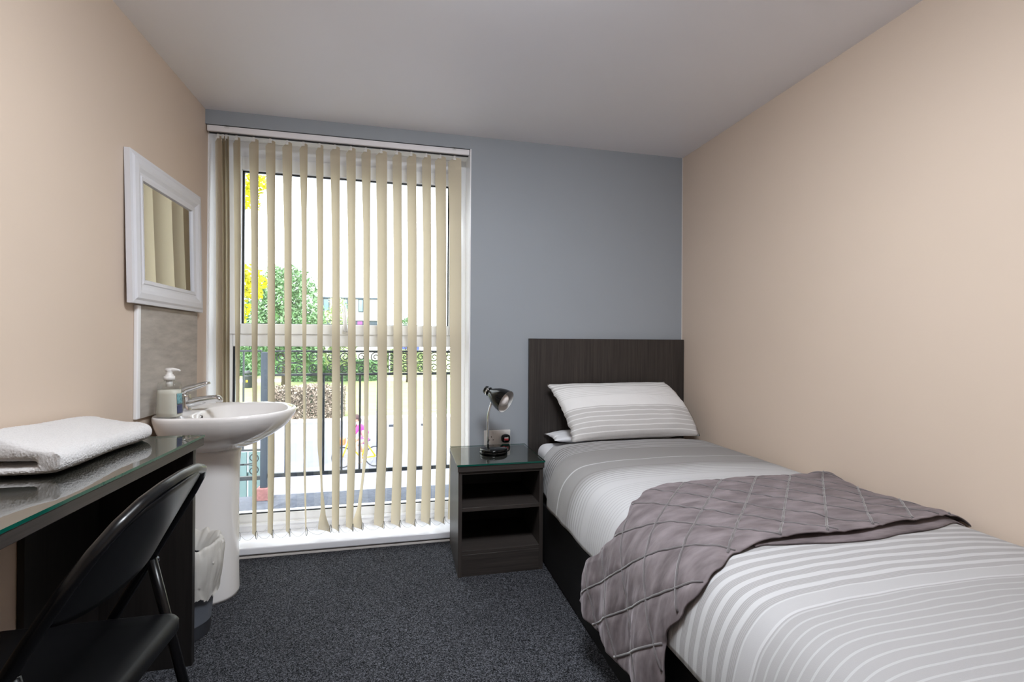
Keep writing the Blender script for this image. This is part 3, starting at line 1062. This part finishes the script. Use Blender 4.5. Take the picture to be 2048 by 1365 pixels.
def duv(u, t):
    s = S_DUV * u
    vv = 2.375 - (2.375 - .30) * t
    p = surf(s, max(vv, .455))
    if s > S_DUV * .85:
        p.z += .010 * noise.noise(Vector((vv * 7, 3, 0))) * (s / S_DUV - .85) / .15
    if vv < .455:
        k = (.455 - vv) / .155
        p.y = .455 - .022 * math.sin(min(1, k * 3) * PI / 2)
        p.z = .345 + (p.z - .345) * (1 - k)
    hd_ = max(0, (vv - 2.31) / .065)
    if hd_ > 0:
        fl = max(0.0, p.z - .5405) if u < .8 else 0
        p.z -= fl * .55 * hd_ ** 2
    return p


dm = MB()
dm.grid(duv, 96, 190, lambda u, t: (u, 2.375 - (2.375 - .30) * t))
dv = dm.build('duvet', M['duvet'], None, smooth=True, solid=.014, fixn=False)
tag(dv, 'grey and white striped duvet spread over the bed', 'duvet')


def pillow(name, c, au, av, w, h, th, mat, label, shear=0.0, seed=0, uvs=False):
    au, av = Vector(au).normalized(), Vector(av).normalized()
    nn = au.cross(av).normalized()
    c = Vector(c)
    m = MB()

    def pt(u, v, side):
        a, b = 2 * u - 1, 2 * v - 1
        t = max(0, (1 - abs(a) ** 3.0)) ** .55 * max(0, (1 - abs(b) ** 2.6)) ** .6
        pinch = 1 - .055 * (1 - b * b) * abs(a) ** 4 if a < 0 or not uvs else 1 + .10 * (1 - b * b) * abs(a) ** 3
        pin2 = 1 - .06 * (1 - a * a) * abs(b) ** 4
        wr = .010 * noise.noise(Vector((a * 2.2 + seed, b * 2.5, side * 3))) + .005 * noise.noise(Vector((a * 7 + seed, b * 5, side)))
        edge = (.014 * noise.noise(Vector((a * 5, b * 6, seed))) + .006 * noise.noise(Vector((a * 5, b * 17, seed)))) * (abs(a) ** 6)
        return c + au * (a * w / 2 * pinch + edge - shear * b) + av * (b * h / 2 * pin2 + edge * .4) + nn * (side * (t * th / 2) + wr * t)
    n1, n2 = 40, 28
    for side in (1, -1):
        b0 = len(m.v)
        old = list(m.uv) if m.uv else []
        m.grid(lambda u, v: pt(u, v, side), n1, n2, lambda u, v: (u, v))
        m.uv = old + m.uv
    o = m.build(name, mat, None, smooth=True, fixn=False)
    bm = bmesh.new(); bm.from_mesh(o.data)
    bmesh.ops.remove_doubles(bm, verts=bm.verts, dist=.0004)
    bmesh.ops.recalc_face_normals(bm, faces=bm.faces)
    bm.to_mesh(o.data); bm.free()
    for p in o.data.polygons: p.use_smooth = True
    return tag(o, label, 'pillow')


pillow('pillow', (1.188, 2.440, .730), (1, 0, .005), (0, .25, .262), .735, .385, .135, M['pillow'], 'plump striped pillow propped against the headboard', shear=.030, seed=2, uvs=True)
pillow('pillow', (1.165, 2.515, .577), (1, 0, 0), (0, 1, 0), .76, .20, .070, M['sheet'], 'plain white pillow lying flat under the striped pillow', seed=11)

# ------------------------------------------------------------------ throw
FAR = [(0, 1.60), (.43, 1.575), (.75, 1.557), (.87, 1.52), (.95, 1.46), (1.01, 1.405), (1.07, 1.41), (1.14, 1.47), (1.22, 1.56), (1.29, 1.61), (1.40, 1.615)]
NEAR = [(0, 1.10), (.06, 1.11), (.30, 1.07), (.53, 1.035), (.80, 1.045), (.90, 1.03), (.97, .995), (1.03, .985), (1.09, 1.01), (1.17, 1.055), (1.40, 1.05)]
SHEAR0, SHEAR = 1.0, .28


def cloth_v(s, v): return v - SHEAR * max(0, s - SHEAR0)


def tri(x, p):
    m = (x % p) / p
    return min(m, 1 - m) * 2


def puff(s, v):
    cv = cloth_v(s, v)
    a = tri(s + cv - 1.35, .15); b = tri(s - cv + .97, .165)
    k = min(a, b)
    return .0045 * min(1, k * 3.0) ** .6


def thr_off(s, v):
    base = .019 + .008 * (1 - min(1, s / .1)) * 0
    hump = .020 * math.exp(-((s - .06) / .05) ** 2 - ((v - 1.57) / .07) ** 2)
    fold = .004 * noise.noise(Vector((s * 5, v * 9, 2.2))) + .0032 * noise.noise(Vector((s * 6 + v * 3, v * 34, 6.1))) + .0022 * noise.noise(Vector((s * 13 - v * 9, v * 62, 3.3)))
    nv_, fv_ = sinterp(NEAR, s), sinterp(FAR, s)
    ed = min(v - nv_, fv_ - v)
    if ed < .03: fold -= .006 * (1 - max(0, ed) / .03)
    if s < .86: fold += .012 * math.exp(-((v - nv_) / .05) ** 2) * min(1, (.86 - s) * 8)
    hang = (.010 * math.sin(v * 34 + s * 5) + .012) * max(0, min(1, (s - 1.12) * 6))
    return base + hump + fold + puff(s, v) + hang


def thr(u, t):
    s = .008 + (S_MAX - .008) * u
    n_, f_ = sinterp(NEAR, s), sinterp(FAR, s)
    v = n_ + (f_ - n_) * t
    off = thr_off(s, v)
    p = surf(s, v, off)
    if s > S_MAX - .08:
        p.z += .012 * noise.noise(Vector((v * 9, 5, 1)))
    return p


throw = thing('velvet_throw', 'folded grey velvet throw with diamond cording across the striped duvet', 'throw', (1.15, 1.3, .58))
tm = MB()
tm.grid(thr, 280, 130)
tm.build('top_layer', M['velvet'], throw, smooth=True, solid=.003, fixn=False)


def thr2(u, t):
    s = .03 + .80 * u
    lead = .034 * math.sin(PI * min(1, u * 1.05)) ** .6 + .006 * noise.noise(Vector((u * 9, 1, 1)))
    v = sinterp(NEAR, s) - lead + (.09 + lead) * t
    off = .0105 + .0045 * math.sin(t * PI) + .002 * noise.noise(Vector((s * 14, v * 20, 8)))
    return surf(s, v, off)


MB().grid(thr2, 120, 14).build('lower_layer', M['velvet'], throw, smooth=True, solid=.004, fixn=False)


def seam(kind, c):
    runs, cur = [], []
    n_ = 170
    for i in range(n_ + 1):
        s = .01 + (S_MAX - .016) * i / n_
        cv = (c - s) if kind == 'A' else (s - c)
        v = cv + SHEAR * max(0, s - SHEAR0)
        if sinterp(NEAR, s) + .006 < v < sinterp(FAR, s) - .010:
            wob = .0022 * noise.noise(Vector((s * 22, c * 9, 0)))
            cur.append(surf(s, v + wob, thr_off(s, v) + .0026))
        else:
            if len(cur) > 4: runs.append(cur)
            cur = []
    if len(cur) > 4: runs.append(cur)
    for r_ in runs:
        MB().tube(r_, [.0037 + .0009 * noise.noise(p * 80) for p in r_], 7).build('corded_seam', M['cord'], throw, smooth=True)


for k in range(-4, 14): seam('A', 1.35 + .15 * k)
for k in range(-4, 9): seam('B', -.97 + .165 * k)

# ------------------------------------------------------------------ added ceiling lamp, out of view, to brighten the room
PX_, PY_ = .27, .86
cl = thing('added_ceiling_lamp', 'round opal ceiling lamp added out of view to brighten the room', 'lamp', (PX_, PY_, H))
MB().lathe([(.29, -.001), (.29, -.012), (.285, -.018)], (PX_, PY_, H), 40).build('lamp_base', M['whiteplastic'], cl, smooth=True)
MB().lathe([(.28 * math.sin(PI / 2 * k / 12) + .0005, -.018 - .08 * math.cos(PI / 2 * k / 12)) for k in range(13)], (PX_, PY_, H), 40).build('diffuser', M['lampglow'], cl, smooth=True)
LAMP_NODE.inputs['Strength'].default_value = LAMP_POWER

# ------------------------------------------------------------------ balcony
GZ = -3.1
structure(MB().box(-3.5, 3.0, YB + .34, 3.78, -.30, -.03).build('balcony_floor', M['felt']))
structure(MB().box(-4.5, 5.0, YB + .12, YB + .34, GZ, -.2).build('facade_below', M['render']))
RYB = 3.70
rail = thing('balcony_railing', 'slate iron balcony railing with scrolled top band outside the window', 'railing', (0, RYB, -.03))
X0R, X1R = -.944, 1.9
for (z0, z1) in ((1.020, 1.034), (.848, .864), (.122, .150)):
    box('rail', (X0R, X1R, RYB - .012, RYB + .012, z0, z1), M['iron'], rail, .002)
box('rail', (-2.4, -.990, RYB - .012, RYB + .012, 1.022, 1.036), M['iron'], rail, .002)
box('rail', (-2.4, -.990, RYB - .012, RYB + .012, .318, .330), M['iron'], rail, .002)
box('rail', (-2.4, -.990, RYB - .012, RYB + .012, .110, .138), M['iron'], rail, .002)
pst = box('post', (-.990, -.944, RYB - .024, RYB + .024, .055, 1.022), M['post'], rail, .003)
box('post_base', (-1.010, -.924, RYB - .05, RYB + .05, -.03, .055), M['brick'], rail, .004)
bal = MB().box(-.827 - .007, -.827 + .007, RYB - .007, RYB + .007, .150, .850).build('baluster', M['iron'], rail)
for k in range(1, 21):
    o = bal.copy(); C.objects.link(o); o.parent = rail; o.location = (.1275 * k, 0, 0)
balL = MB().box(-1.112, -1.102, RYB - .006, RYB + .006, .330, 1.022).build('baluster', M['iron'], rail)
for k in range(1, 9):
    o = balL.copy(); C.objects.link(o); o.parent = rail; o.location = (-.1275 * k, 0, 0)


def scroll(kind):
    """right-hand upper scroll in the XZ plane about the join point"""
    pts = []
    r0 = .037
    if kind == 'mid':
        ex, ez = .060, .044
        pts += [(0, .003), (.022, .003), (.042, .005)]
        a0, sg = -PI / 2, 1
    else:
        ex, ez = .058, .040
        pts += [(0, .076), (.022, .077), (.042, .0765)]
        a0, sg = PI / 2, -1
    for k in range(34):
        t = k / 33
        a = a0 + sg * t * 2 * PI * 1.55
        r_ = r0 * (1 - t) + .007 * t
        pts.append((ex + r_ * math.cos(a), ez + r_ * math.sin(a)))
    return pts


def scroll_mesh(kind, sx_, sz_):
    m = MB().tube([(p[0] * sx_, 0, p[1] * sz_) for p in scroll(kind)], .0037, 6)
    me = bpy.data.meshes.new('scroll'); me.from_pydata([tuple(v) for v in m.v], [], m.f); me.materials.append(M['iron'])
    for p in me.polygons: p.use_smooth = True
    return me


SCM = {(k, a, b): scroll_mesh(k, a, b) for k in ('mid', 'end') for a in (1, -1) for b in (1, -1)}


def put_scrolls(kind, x, z):
    for a in (1, -1):
        for b in (1, -1):
            o = bpy.data.objects.new('scroll', SCM[(kind, a, b)]); C.objects.link(o); o.parent = rail
            o.location = (x - 0, 0, z + .03)


for k in range(6):
    put_scrolls('mid', -.80 + .434 * k, .942)
    put_scrolls('end', -.583 + .434 * k, .942)
for k in range(6):
    put_scrolls('mid', -1.10 - .217 * k, .222)

# ------------------------------------------------------------------ street
structure(MB().box(-90, 90, 3.2, 26.2, GZ - .3, GZ).build('road', M['asphalt']))
structure(MB().box(-90, 90, 26.2, 27.4, GZ - .2, GZ + .08).build('pavement', M['paving']))
structure(MB().box(-160, 160, 27.4, 190, GZ - .3, GZ + .05).build('lawn', M['grass']))
structure(MB().box(-30, 8, 52, 56, GZ + .03, GZ + .07).build('footpath', M['paving']))

rng = np.random.default_rng(3)


def leaves(name, blobs, n, size, mat, parent, shell=.55):
    """blobs: (cx, cy, cz, rx, ry, rz)"""
    vol = np.array([b[3] * b[4] * b[5] for b in blobs]) ** (2 / 3)
    cnt = np.maximum(20, (n * vol / vol.sum()).astype(int))
    P = []
    for b, k in zip(blobs, cnt):
        d = rng.normal(size=(k, 3)); d /= np.linalg.norm(d, axis=1)[:, None]
        r_ = shell + (1 - shell) * rng.random(k) ** .6
        r_ *= 1 + .14 * np.sin(d[:, 0] * 7 + d[:, 2] * 5)
        P.append(np.array(b[:3]) + d * r_[:, None] * np.array(b[3:6]))
    return leaf_mesh(name, np.concatenate(P), size, mat, parent)


def leaf_mesh(name, P, size, mat, parent):
    k = len(P)
    a = rng.normal(size=(k, 3)); a /= np.linalg.norm(a, axis=1)[:, None]
    b2 = np.cross(a, rng.normal(size=(k, 3))); b2 /= np.linalg.norm(b2, axis=1)[:, None]
    sz = size * (.6 + .8 * rng.random(k))[:, None]
    V = np.stack([P - a * sz, P + b2 * sz * .5, P + a * sz, P - b2 * sz * .5], 1).reshape(-1, 3)
    o0 = wloc(parent) if parent else Vector((0, 0, 0))
    V = V - np.array(o0)
    me = bpy.data.meshes.new(name)
    me.from_pydata(V.tolist(), [], [(4 * i, 4 * i + 1, 4 * i + 2, 4 * i + 3) for i in range(k)])
    me.materials.append(mat)
    o = bpy.data.objects.new(name, me); C.objects.link(o)
    if parent: o.parent = parent
    return o


def tree(name, label, base, h, r, blobs, n, size, mat, group=None):
    t = thing(name, label, 'tree', base, group)
    x, y, z = base
    tr = MB().tube([(x, y, z), (x + .05, y, z + h * .25), (x - .05, y, z + h * .5), (x + .1, y, z + h * .8)], [r, r * .8, r * .6, r * .25], 8)
    for k in range(5):
        a = k * 1.3
        b = blobs[k % len(blobs)]
        tr.tube([(x, y, z + h * (.35 + .08 * k)), ((x + b[0]) / 2, (y + b[1]) / 2, (z + h * .5 + b[2]) / 2), (b[0], b[1], b[2])], [r * .4, r * .28, r * .1], 6)
    tr.build('trunk', M['bark'], t, smooth=True)
    f = leaves('foliage', blobs, n, size, mat, t)
    return t


tree('broadleaf_tree', 'large round green tree standing on the lawn beyond the hedge', (-10.2, 45, GZ), 9, .3,
     [(-10.2, 45, 3.2, 2.9, 2.6, 4.3), (-12.3, 45.5, 1.6, 2.2, 2, 3.2), (-8.6, 44.5, 1.4, 2.1, 2, 3.0), (-10.4, 45, 5.6, 1.9, 1.8, 2.2)], 16000, .15, M['leaf'])
tree('broadleaf_tree', 'pale feathery tree standing between the round tree and the far building', (-6.4, 50, GZ), 8, .22,
     [(-6.6, 50, 2.6, 1.3, 1.2, 3.0), (-5.9, 50, 1.0, 1.5, 1.2, 2.2), (-7.2, 50, .6, 1.2, 1.2, 2.0)], 2600, .16, M['leafpale'])
tree('golden_tree', 'golden yellow leaved tree close to the balcony', (-5.6, 14.2, GZ), 7, .16,
     [(-4.45, 14, 5.25, .72, .6, .75), (-4.35, 14, 2.65, .72, .6, .50), (-4.6, 14, 1.85, .50, .5, .62), (-5.5, 14.2, 4.0, 1.1, 1.0, 1.3), (-6.2, 14.5, 5.2, 1.2, 1.0, 1.2)], 9500, .08, M['leafgold'])
tree('small_tree', 'small bright green tree beside the far blue building', (.35, 50, GZ), 5.6, .14,
     [(.25, 50, 2.7, .75, .6, 1.0), (.9, 50, 2.1, .7, .6, .8), (-.3, 50, 1.9, .6, .6, .8)], 1400, .13, M['leaf'])
tree('small_tree', 'low leafy tree farther along from the small bright tree', (4.2, 52, GZ), 4.6, .14,
     [(4.2, 52, 1.9, 1.2, .8, .8), (5.6, 52, 1.6, 1.2, .8, .7)], 1200, .13, M['leafpale'])


def hedge(name, label, x0, x1, y0, y1, z0, z1, n, size, mat):
    t = thing(name, label, 'hedge', ((x0 + x1) / 2, (y0 + y1) / 2, z0))
    box('hedge_core', (x0 + .1, x1 - .1, y0 + .1, y1 - .1, z0, z1 - .1), M['leafdark'], t, .15, 2)
    k = n
    face = rng.random(k)
    px = x0 + (x1 - x0) * rng.random(k); py = y0 + (y1 - y0) * rng.random(k); pz = z0 + (z1 - z0) * rng.random(k)
    py = np.where(face < .6, y0 + .06 * rng.normal(size=k), py); pz = np.where((face >= .6) & (face < .9), z1 - .06 + .07 * rng.normal(size=k), pz)
    px = np.where(face >= .95, x1 - .05, np.where(face >= .9, x0 + .05, px))
    pz = pz + .06 * np.sin(px * 2.3)
    leaf_mesh('foliage', np.stack([px, py, pz], 1), size, mat, t)
    return t


hedge('clipped_hedge', 'clipped hedge with reddish leaves along the edge of the road', -6.9, -3.2, 27.0, 28.4, GZ + .05, -1.40, 9000, .075, M['hedge'])
hedge('clipped_hedge', 'dark green hedge on the lawn behind the litter bin', -22, -12.2, 62, 64, GZ + .05, -.6, 2600, .22, M['leafdark'])
hedge('clipped_hedge', 'long green hedge on the lawn in front of the far building', -11.5, -2.8, 52, 53.4, GZ + .05, -.9, 3200, .17, M['leaf'])
hedge('shrub_row', 'tall green shrubs growing behind the round tree', -26, -6, 74, 77, GZ + .05, 1.8, 3600, .35, M['leafdark'])
hedge('shrub_row', 'pale shrubs in front of the blue building', -2.9, 3.2, 69, 71, GZ + .05, -.2, 2200, .24, M['leafpale'])

lb = thing('litter_bin', 'dark grey litter bin standing on the lawn', 'bin', (-13.45, 46.2, GZ + .05))
MB().lathe([(.30, 0), (.34, .05), (.38, .95), (.40, 1.0), (.40, 1.08)], (-13.45, 46.2, GZ + .05), 20).build('bin_body', M['litter'], lb, smooth=True)
MB().lathe([(.36, 1.20), (.44, 1.24), (.42, 1.36), (.25, 1.48), (.05, 1.52)], (-13.45, 46.2, GZ + .05), 20).build('hood', M['litter'], lb, smooth=True)
for a in (.4, 1.97, 3.54, 5.1):
    MB().tube([(-13.45 + .36 * math.cos(a), 46.2 + .36 * math.sin(a), GZ + 1.1), (-13.45 + .36 * math.cos(a), 46.2 + .36 * math.sin(a), GZ + 1.3)], .03, 6).build('support', M['litter'], lb)
box('notice', (-13.53, -13.37, 45.80, 45.825, GZ + .55, GZ + .75), M['yellow'], lb, .002)

# far buildings
fb = thing('far_building', 'pale flat roofed building with dark framed windows across the lawn', 'building', (-6.6, 62, GZ))
box('wall', (-10.5, -3.25, 60.05, 68, GZ, 6.25), M['render'], fb, .02)
box('roof_edge', (-10.6, -3.15, 59.9, 68.1, 6.25, 6.42), M['winframe'], fb, .02)
box('lower_band', (-10.5, -3.2, 59.96, 60.06, 2.2, 3.62), M['winframe'], fb, .01)
box('ledge', (-10.5, -3.15, 59.85, 60.1, 3.62, 3.95), M['concrete'], fb, .02)
for (x0, x1, z0, z1) in ((-7.25, -6.60, 4.66, 6.22), (-5.42, -4.80, 4.68, 6.22), (-9.4, -8.7, 4.66, 6.22)):
    w = box('window', (x0, x1, 59.98, 60.06, z0, z1), M['winframe'], fb, .01)
    box('pane', (x0 + .10, x1 - .10, 59.95, 59.99, z0 + .08, z1 - .10), M['farglass'], w, .005)
box('panel', (-4.02, -3.36, 59.97, 60.06, 3.95, 6.22), M['concrete'], fb, .01)
box('sign', (-5.5, -4.9, 59.90, 59.97, 2.95, 3.55), M['purple'], fb, .01)
bb = thing('far_building', 'low blue clad building at the far side of the lawn', 'building', (1.0, 95, GZ))
box('wall', (-1.0, 2.8, 90, 100, GZ, .95), M['bluewall'], bb, .02)
box('roof', (-1.15, 2.95, 89.8, 100.2, .95, 1.15), M['concrete'], bb, .02)
box('door', (.2, 1.1, 89.94, 90.0, GZ, -1.0), M['winframe'], bb, .01)
gb = thing('far_building', 'low grey garage next to the blue clad building', 'building', (-2.6, 95, GZ))
box('wall', (-3.4, -1.3, 90.2, 98, GZ, .55), M['concrete'], gb, .02)
box('roof', (-3.5, -1.25, 90.0, 98.2, .55, .72), M['winframe'], gb, .02)
box('garage_door', (-3.0, -1.7, 90.1, 90.2, GZ, -.8), M['winframe'], gb, .01)
lp = thing('lamp_post', 'slim grey street lamp post on the lawn', 'lamp post', (-1.28, 45, GZ))
MB().tube([(-1.28, 45, GZ), (-1.28, 45, 4.4)], [.07, .04], 8).build('pole', M['concrete'], lp)
MB().tube([(-1.28, 45, 4.35), (-1.1, 44.9, 4.6), (-.7, 44.8, 4.65)], [.04, .04, .07], 8).build('lantern', M['concrete'], lp)

# road edge barrier
gr = thing('guard_rail', 'low pale guard rail along the far kerb of the road', 'railing', (3.0, 22.5, GZ))
for z in (GZ + .98, GZ + .62):
    box('rail', (-1.2, 9.0, 22.47, 22.53, z, z + .05), M['concrete'], gr, .01)
for k in range(8):
    x = -1.2 + 1.45 * k
    box('rail_post', (x - .03, x + .03, 22.53, 22.59, GZ, GZ + 1.03), M['concrete'], gr, .005)
    box('dark_bracket', (x + .55, x + .75, 22.42, 22.48, GZ + .30, GZ + .40), M['litter'], gr, .005)
    MB().tube([(x + .65, 22.5, GZ + .62), (x + .65, 22.5, GZ + .35)], .02, 6).build('bracket_stem', M['concrete'], gr)

tp_ = thing('panel_fence', 'teal green panel fence beyond the balcony post', 'fence', (-2.15, 6.2, GZ))
for k in range(5):
    box('board', (-2.75 + .24 * k, -2.53 + .24 * k, 6.18, 6.21, GZ, -.22), M['tealpanel'], tp_, .004)
box('fence_rail', (-2.75, -1.57, 6.21, 6.25, -.55, -.47), M['tealpanel'], tp_, .004)
box('fence_rail', (-2.75, -1.57, 6.21, 6.25, -2.5, -2.42), M['tealpanel'], tp_, .004)

# ------------------------------------------------------------------ cyclist on the road
CX, CY = -1.44, 16.6
bk = thing('bicycle', 'yellow framed bicycle ridden along the road', 'bicycle', (CX, CY, GZ))


def wheel(x):
    pts = [(x + .33 * math.cos(a), CY, GZ + .345 + .33 * math.sin(a)) for a in [2 * PI * k / 32 for k in range(32)]]
    o = MB().tube(pts, .02, 8, closed=True).build('wheel', M['tyre'], bk, smooth=True)
    s_ = MB()
    for k in range(12):
        a = 2 * PI * k / 12
        s_.tube([(x, CY, GZ + .345), (x + .32 * math.cos(a), CY, GZ + .345 + .32 * math.sin(a))], .003, 4)
    s_.build('spokes', M['chrome'], o)


wheel(CX - .53); wheel(CX + .53)
bbk = (CX + .08, CY, GZ + .30); seatp = (CX + .22, CY, GZ + .82); headp = (CX - .36, CY, GZ + .80)
f_ = MB()
for a, b in ((bbk, seatp), (bbk, headp), (seatp, headp), (bbk, (CX + .53, CY, GZ + .345)), (seatp, (CX + .53, CY, GZ + .345)), (headp, (CX - .53, CY, GZ + .345)), (headp, (CX - .33, CY, GZ + .98))):
    f_.tube([a, b], .025, 8)
f_.build('bicycle_frame', M['yellow'], bk, smooth=True)
MB().tube([(CX - .28, CY - .28, GZ + 1.0), (CX - .36, CY - .12, GZ + 1.0), (CX - .36, CY + .12, GZ + 1.0), (CX - .28, CY + .28, GZ + 1.0)], .015, 8).build('handlebar', M['litter'], bk)
MB().tube([(CX + .36, CY, GZ + .90), (CX + .24, CY, GZ + .91), (CX + .10, CY, GZ + .90)], [.09, .07, .03], 10, flat=(1, .4)).build('saddle', M['litter'], bk, smooth=True)
MB().tube([(CX + .08, CY - .12, GZ + .14), (CX + .08, CY - .02, GZ + .30), (CX + .08, CY + .02, GZ + .30), (CX + .08, CY + .12, GZ + .46)], .015, 6).build('crank', M['chrome'], bk)
box('front_basket', (CX - .72, CX - .44, CY - .17, CY + .17, GZ + .78, GZ + .98), M['orange'], bk, .02)

per = thing('person', 'person in a pink jacket riding the bicycle, leaning forward', 'person', (CX, CY, GZ))


def skin(name, pts, edges, radii, mat, parent, root=0, lv=2):
    o0 = wloc(parent)
    me = bpy.data.meshes.new(name)
    me.from_pydata([(p[0] - o0.x, p[1] - o0.y, p[2] - o0.z) for p in pts], edges, [])
    me.materials.append(mat)
    o = bpy.data.objects.new(name, me); C.objects.link(o); o.parent = parent
    sk = o.modifiers.new('skin', 'SKIN')
    for i, r_ in enumerate(radii):
        me.skin_vertices[0].data[i].radius = (r_, r_) if not isinstance(r_, tuple) else r_
        me.skin_vertices[0].data[i].use_root = (i == root)
    sk.use_smooth_shade = True
    sb_ = o.modifiers.new('sub', 'SUBSURF'); sb_.levels = lv; sb_.render_levels = lv
    return o


g = lambda x, y, z: (CX + x, CY + y, GZ + z)
pts = [g(.26, 0, 1.00), g(.16, 0, 1.18), g(.03, 0, 1.38), g(-.02, 0, 1.46), g(-.06, 0, 1.55),
       g(.0, -.17, 1.37), g(-.13, -.22, 1.17), g(-.29, -.26, 1.04), g(.0, .17, 1.37), g(-.13, .22, 1.17), g(-.29, .26, 1.04),
       g(.22, -.10, .95), g(-.10, -.12, .78), g(.06, -.12, .42), g(.08, -.12, .20), g(-.04, -.12, .17),
       g(.22, .10, .95), g(-.12, .12, .92), g(.05, .12, .62), g(.10, .12, .50), g(-.03, .12, .47)]
edges = [(0, 1), (1, 2), (2, 3), (3, 4), (2, 5), (5, 6), (6, 7), (2, 8), (8, 9), (9, 10), (0, 11), (11, 12), (12, 13), (13, 14), (14, 15), (0, 16), (16, 17), (17, 18), (18, 19), (19, 20)]
rad = [.14, .13, .14, .055, .055, .065, .05, .035, .065, .05, .035, .095, .07, .055, .04, .035, .095, .07, .055, .04, .035]
skin('body', pts, edges, rad, M['skin'], per)
skin('jacket', [g(.24, 0, 1.04), g(.16, 0, 1.18), g(.03, 0, 1.37), g(-.0, 0, 1.43), g(.0, -.17, 1.37), g(-.13, -.22, 1.17), g(-.24, -.25, 1.08), g(.0, .17, 1.37), g(-.13, .22, 1.17), g(-.24, .25, 1.08)],
     [(0, 1), (1, 2), (2, 3), (2, 4), (4, 5), (5, 6), (2, 7), (7, 8), (8, 9)], [.155, .15, .16, .07, .08, .065, .05, .08, .065, .05], M['pink'], per)
skin('skirt', [g(.27, 0, 1.02), g(.26, 0, .93), g(.05, -.12, .86), g(.05, .12, .92), g(.34, 0, .86)], [(0, 1), (1, 2), (1, 3), (1, 4)], [.16, .17, .10, .10, .13], M['magenta'], per)
hc_ = Vector(g(-.10, 0, 1.64))
hm = MB()
hm.grid(lambda u, v: tuple(hc_ + Vector((.098 * math.sin(PI * v) * math.cos(2 * PI * u) - .012 * math.cos(2 * PI * u) * 0, .078 * math.sin(PI * v) * math.sin(2 * PI * u), .12 * math.cos(PI * v)))), 24, 16)
hm.tube([(hc_.x - .09, CY, hc_.z + .01), (hc_.x - .118, CY, hc_.z - .02), (hc_.x - .09, CY, hc_.z - .03)], [.008, .014, .006], 8)
for s_ in (-1, 1):
    hm.lathe([(.018, 0), (.016, .008)], (hc_.x + .005, CY + s_ * .074, hc_.z - .005), 10, (0, s_, 0))
hm.build('head', M['skin'], per, smooth=True)
hr_ = MB()
hr_.grid(lambda u, v: tuple(hc_ + Vector((.016 + .104 * math.sin(PI * .62 * v) * math.cos(2 * PI * u), .086 * math.sin(PI * .62 * v) * math.sin(2 * PI * u), .012 + .124 * math.cos(PI * .62 * v)))), 24, 12)
hr_.tube([(hc_.x + .07, CY, hc_.z + .03), (hc_.x + .12, CY, hc_.z - .05), (hc_.x + .13, CY, hc_.z - .18)], [.06, .055, .03], 10)
hr_.build('hair', M['hair'], per, smooth=True)
for s_ in (-1, 1):
    MB().lathe([(.009, 0), (.007, .004)], (hc_.x - .088, CY + s_ * .032, hc_.z + .012), 10, (-1, s_ * .2, 0)).build('eye', M['dark'], per)
MB().tube([(hc_.x - .084, CY - .022, hc_.z - .058), (hc_.x - .092, CY, hc_.z - .057), (hc_.x - .084, CY + .022, hc_.z - .058)], .004, 6).build('mouth', M['red'], per)
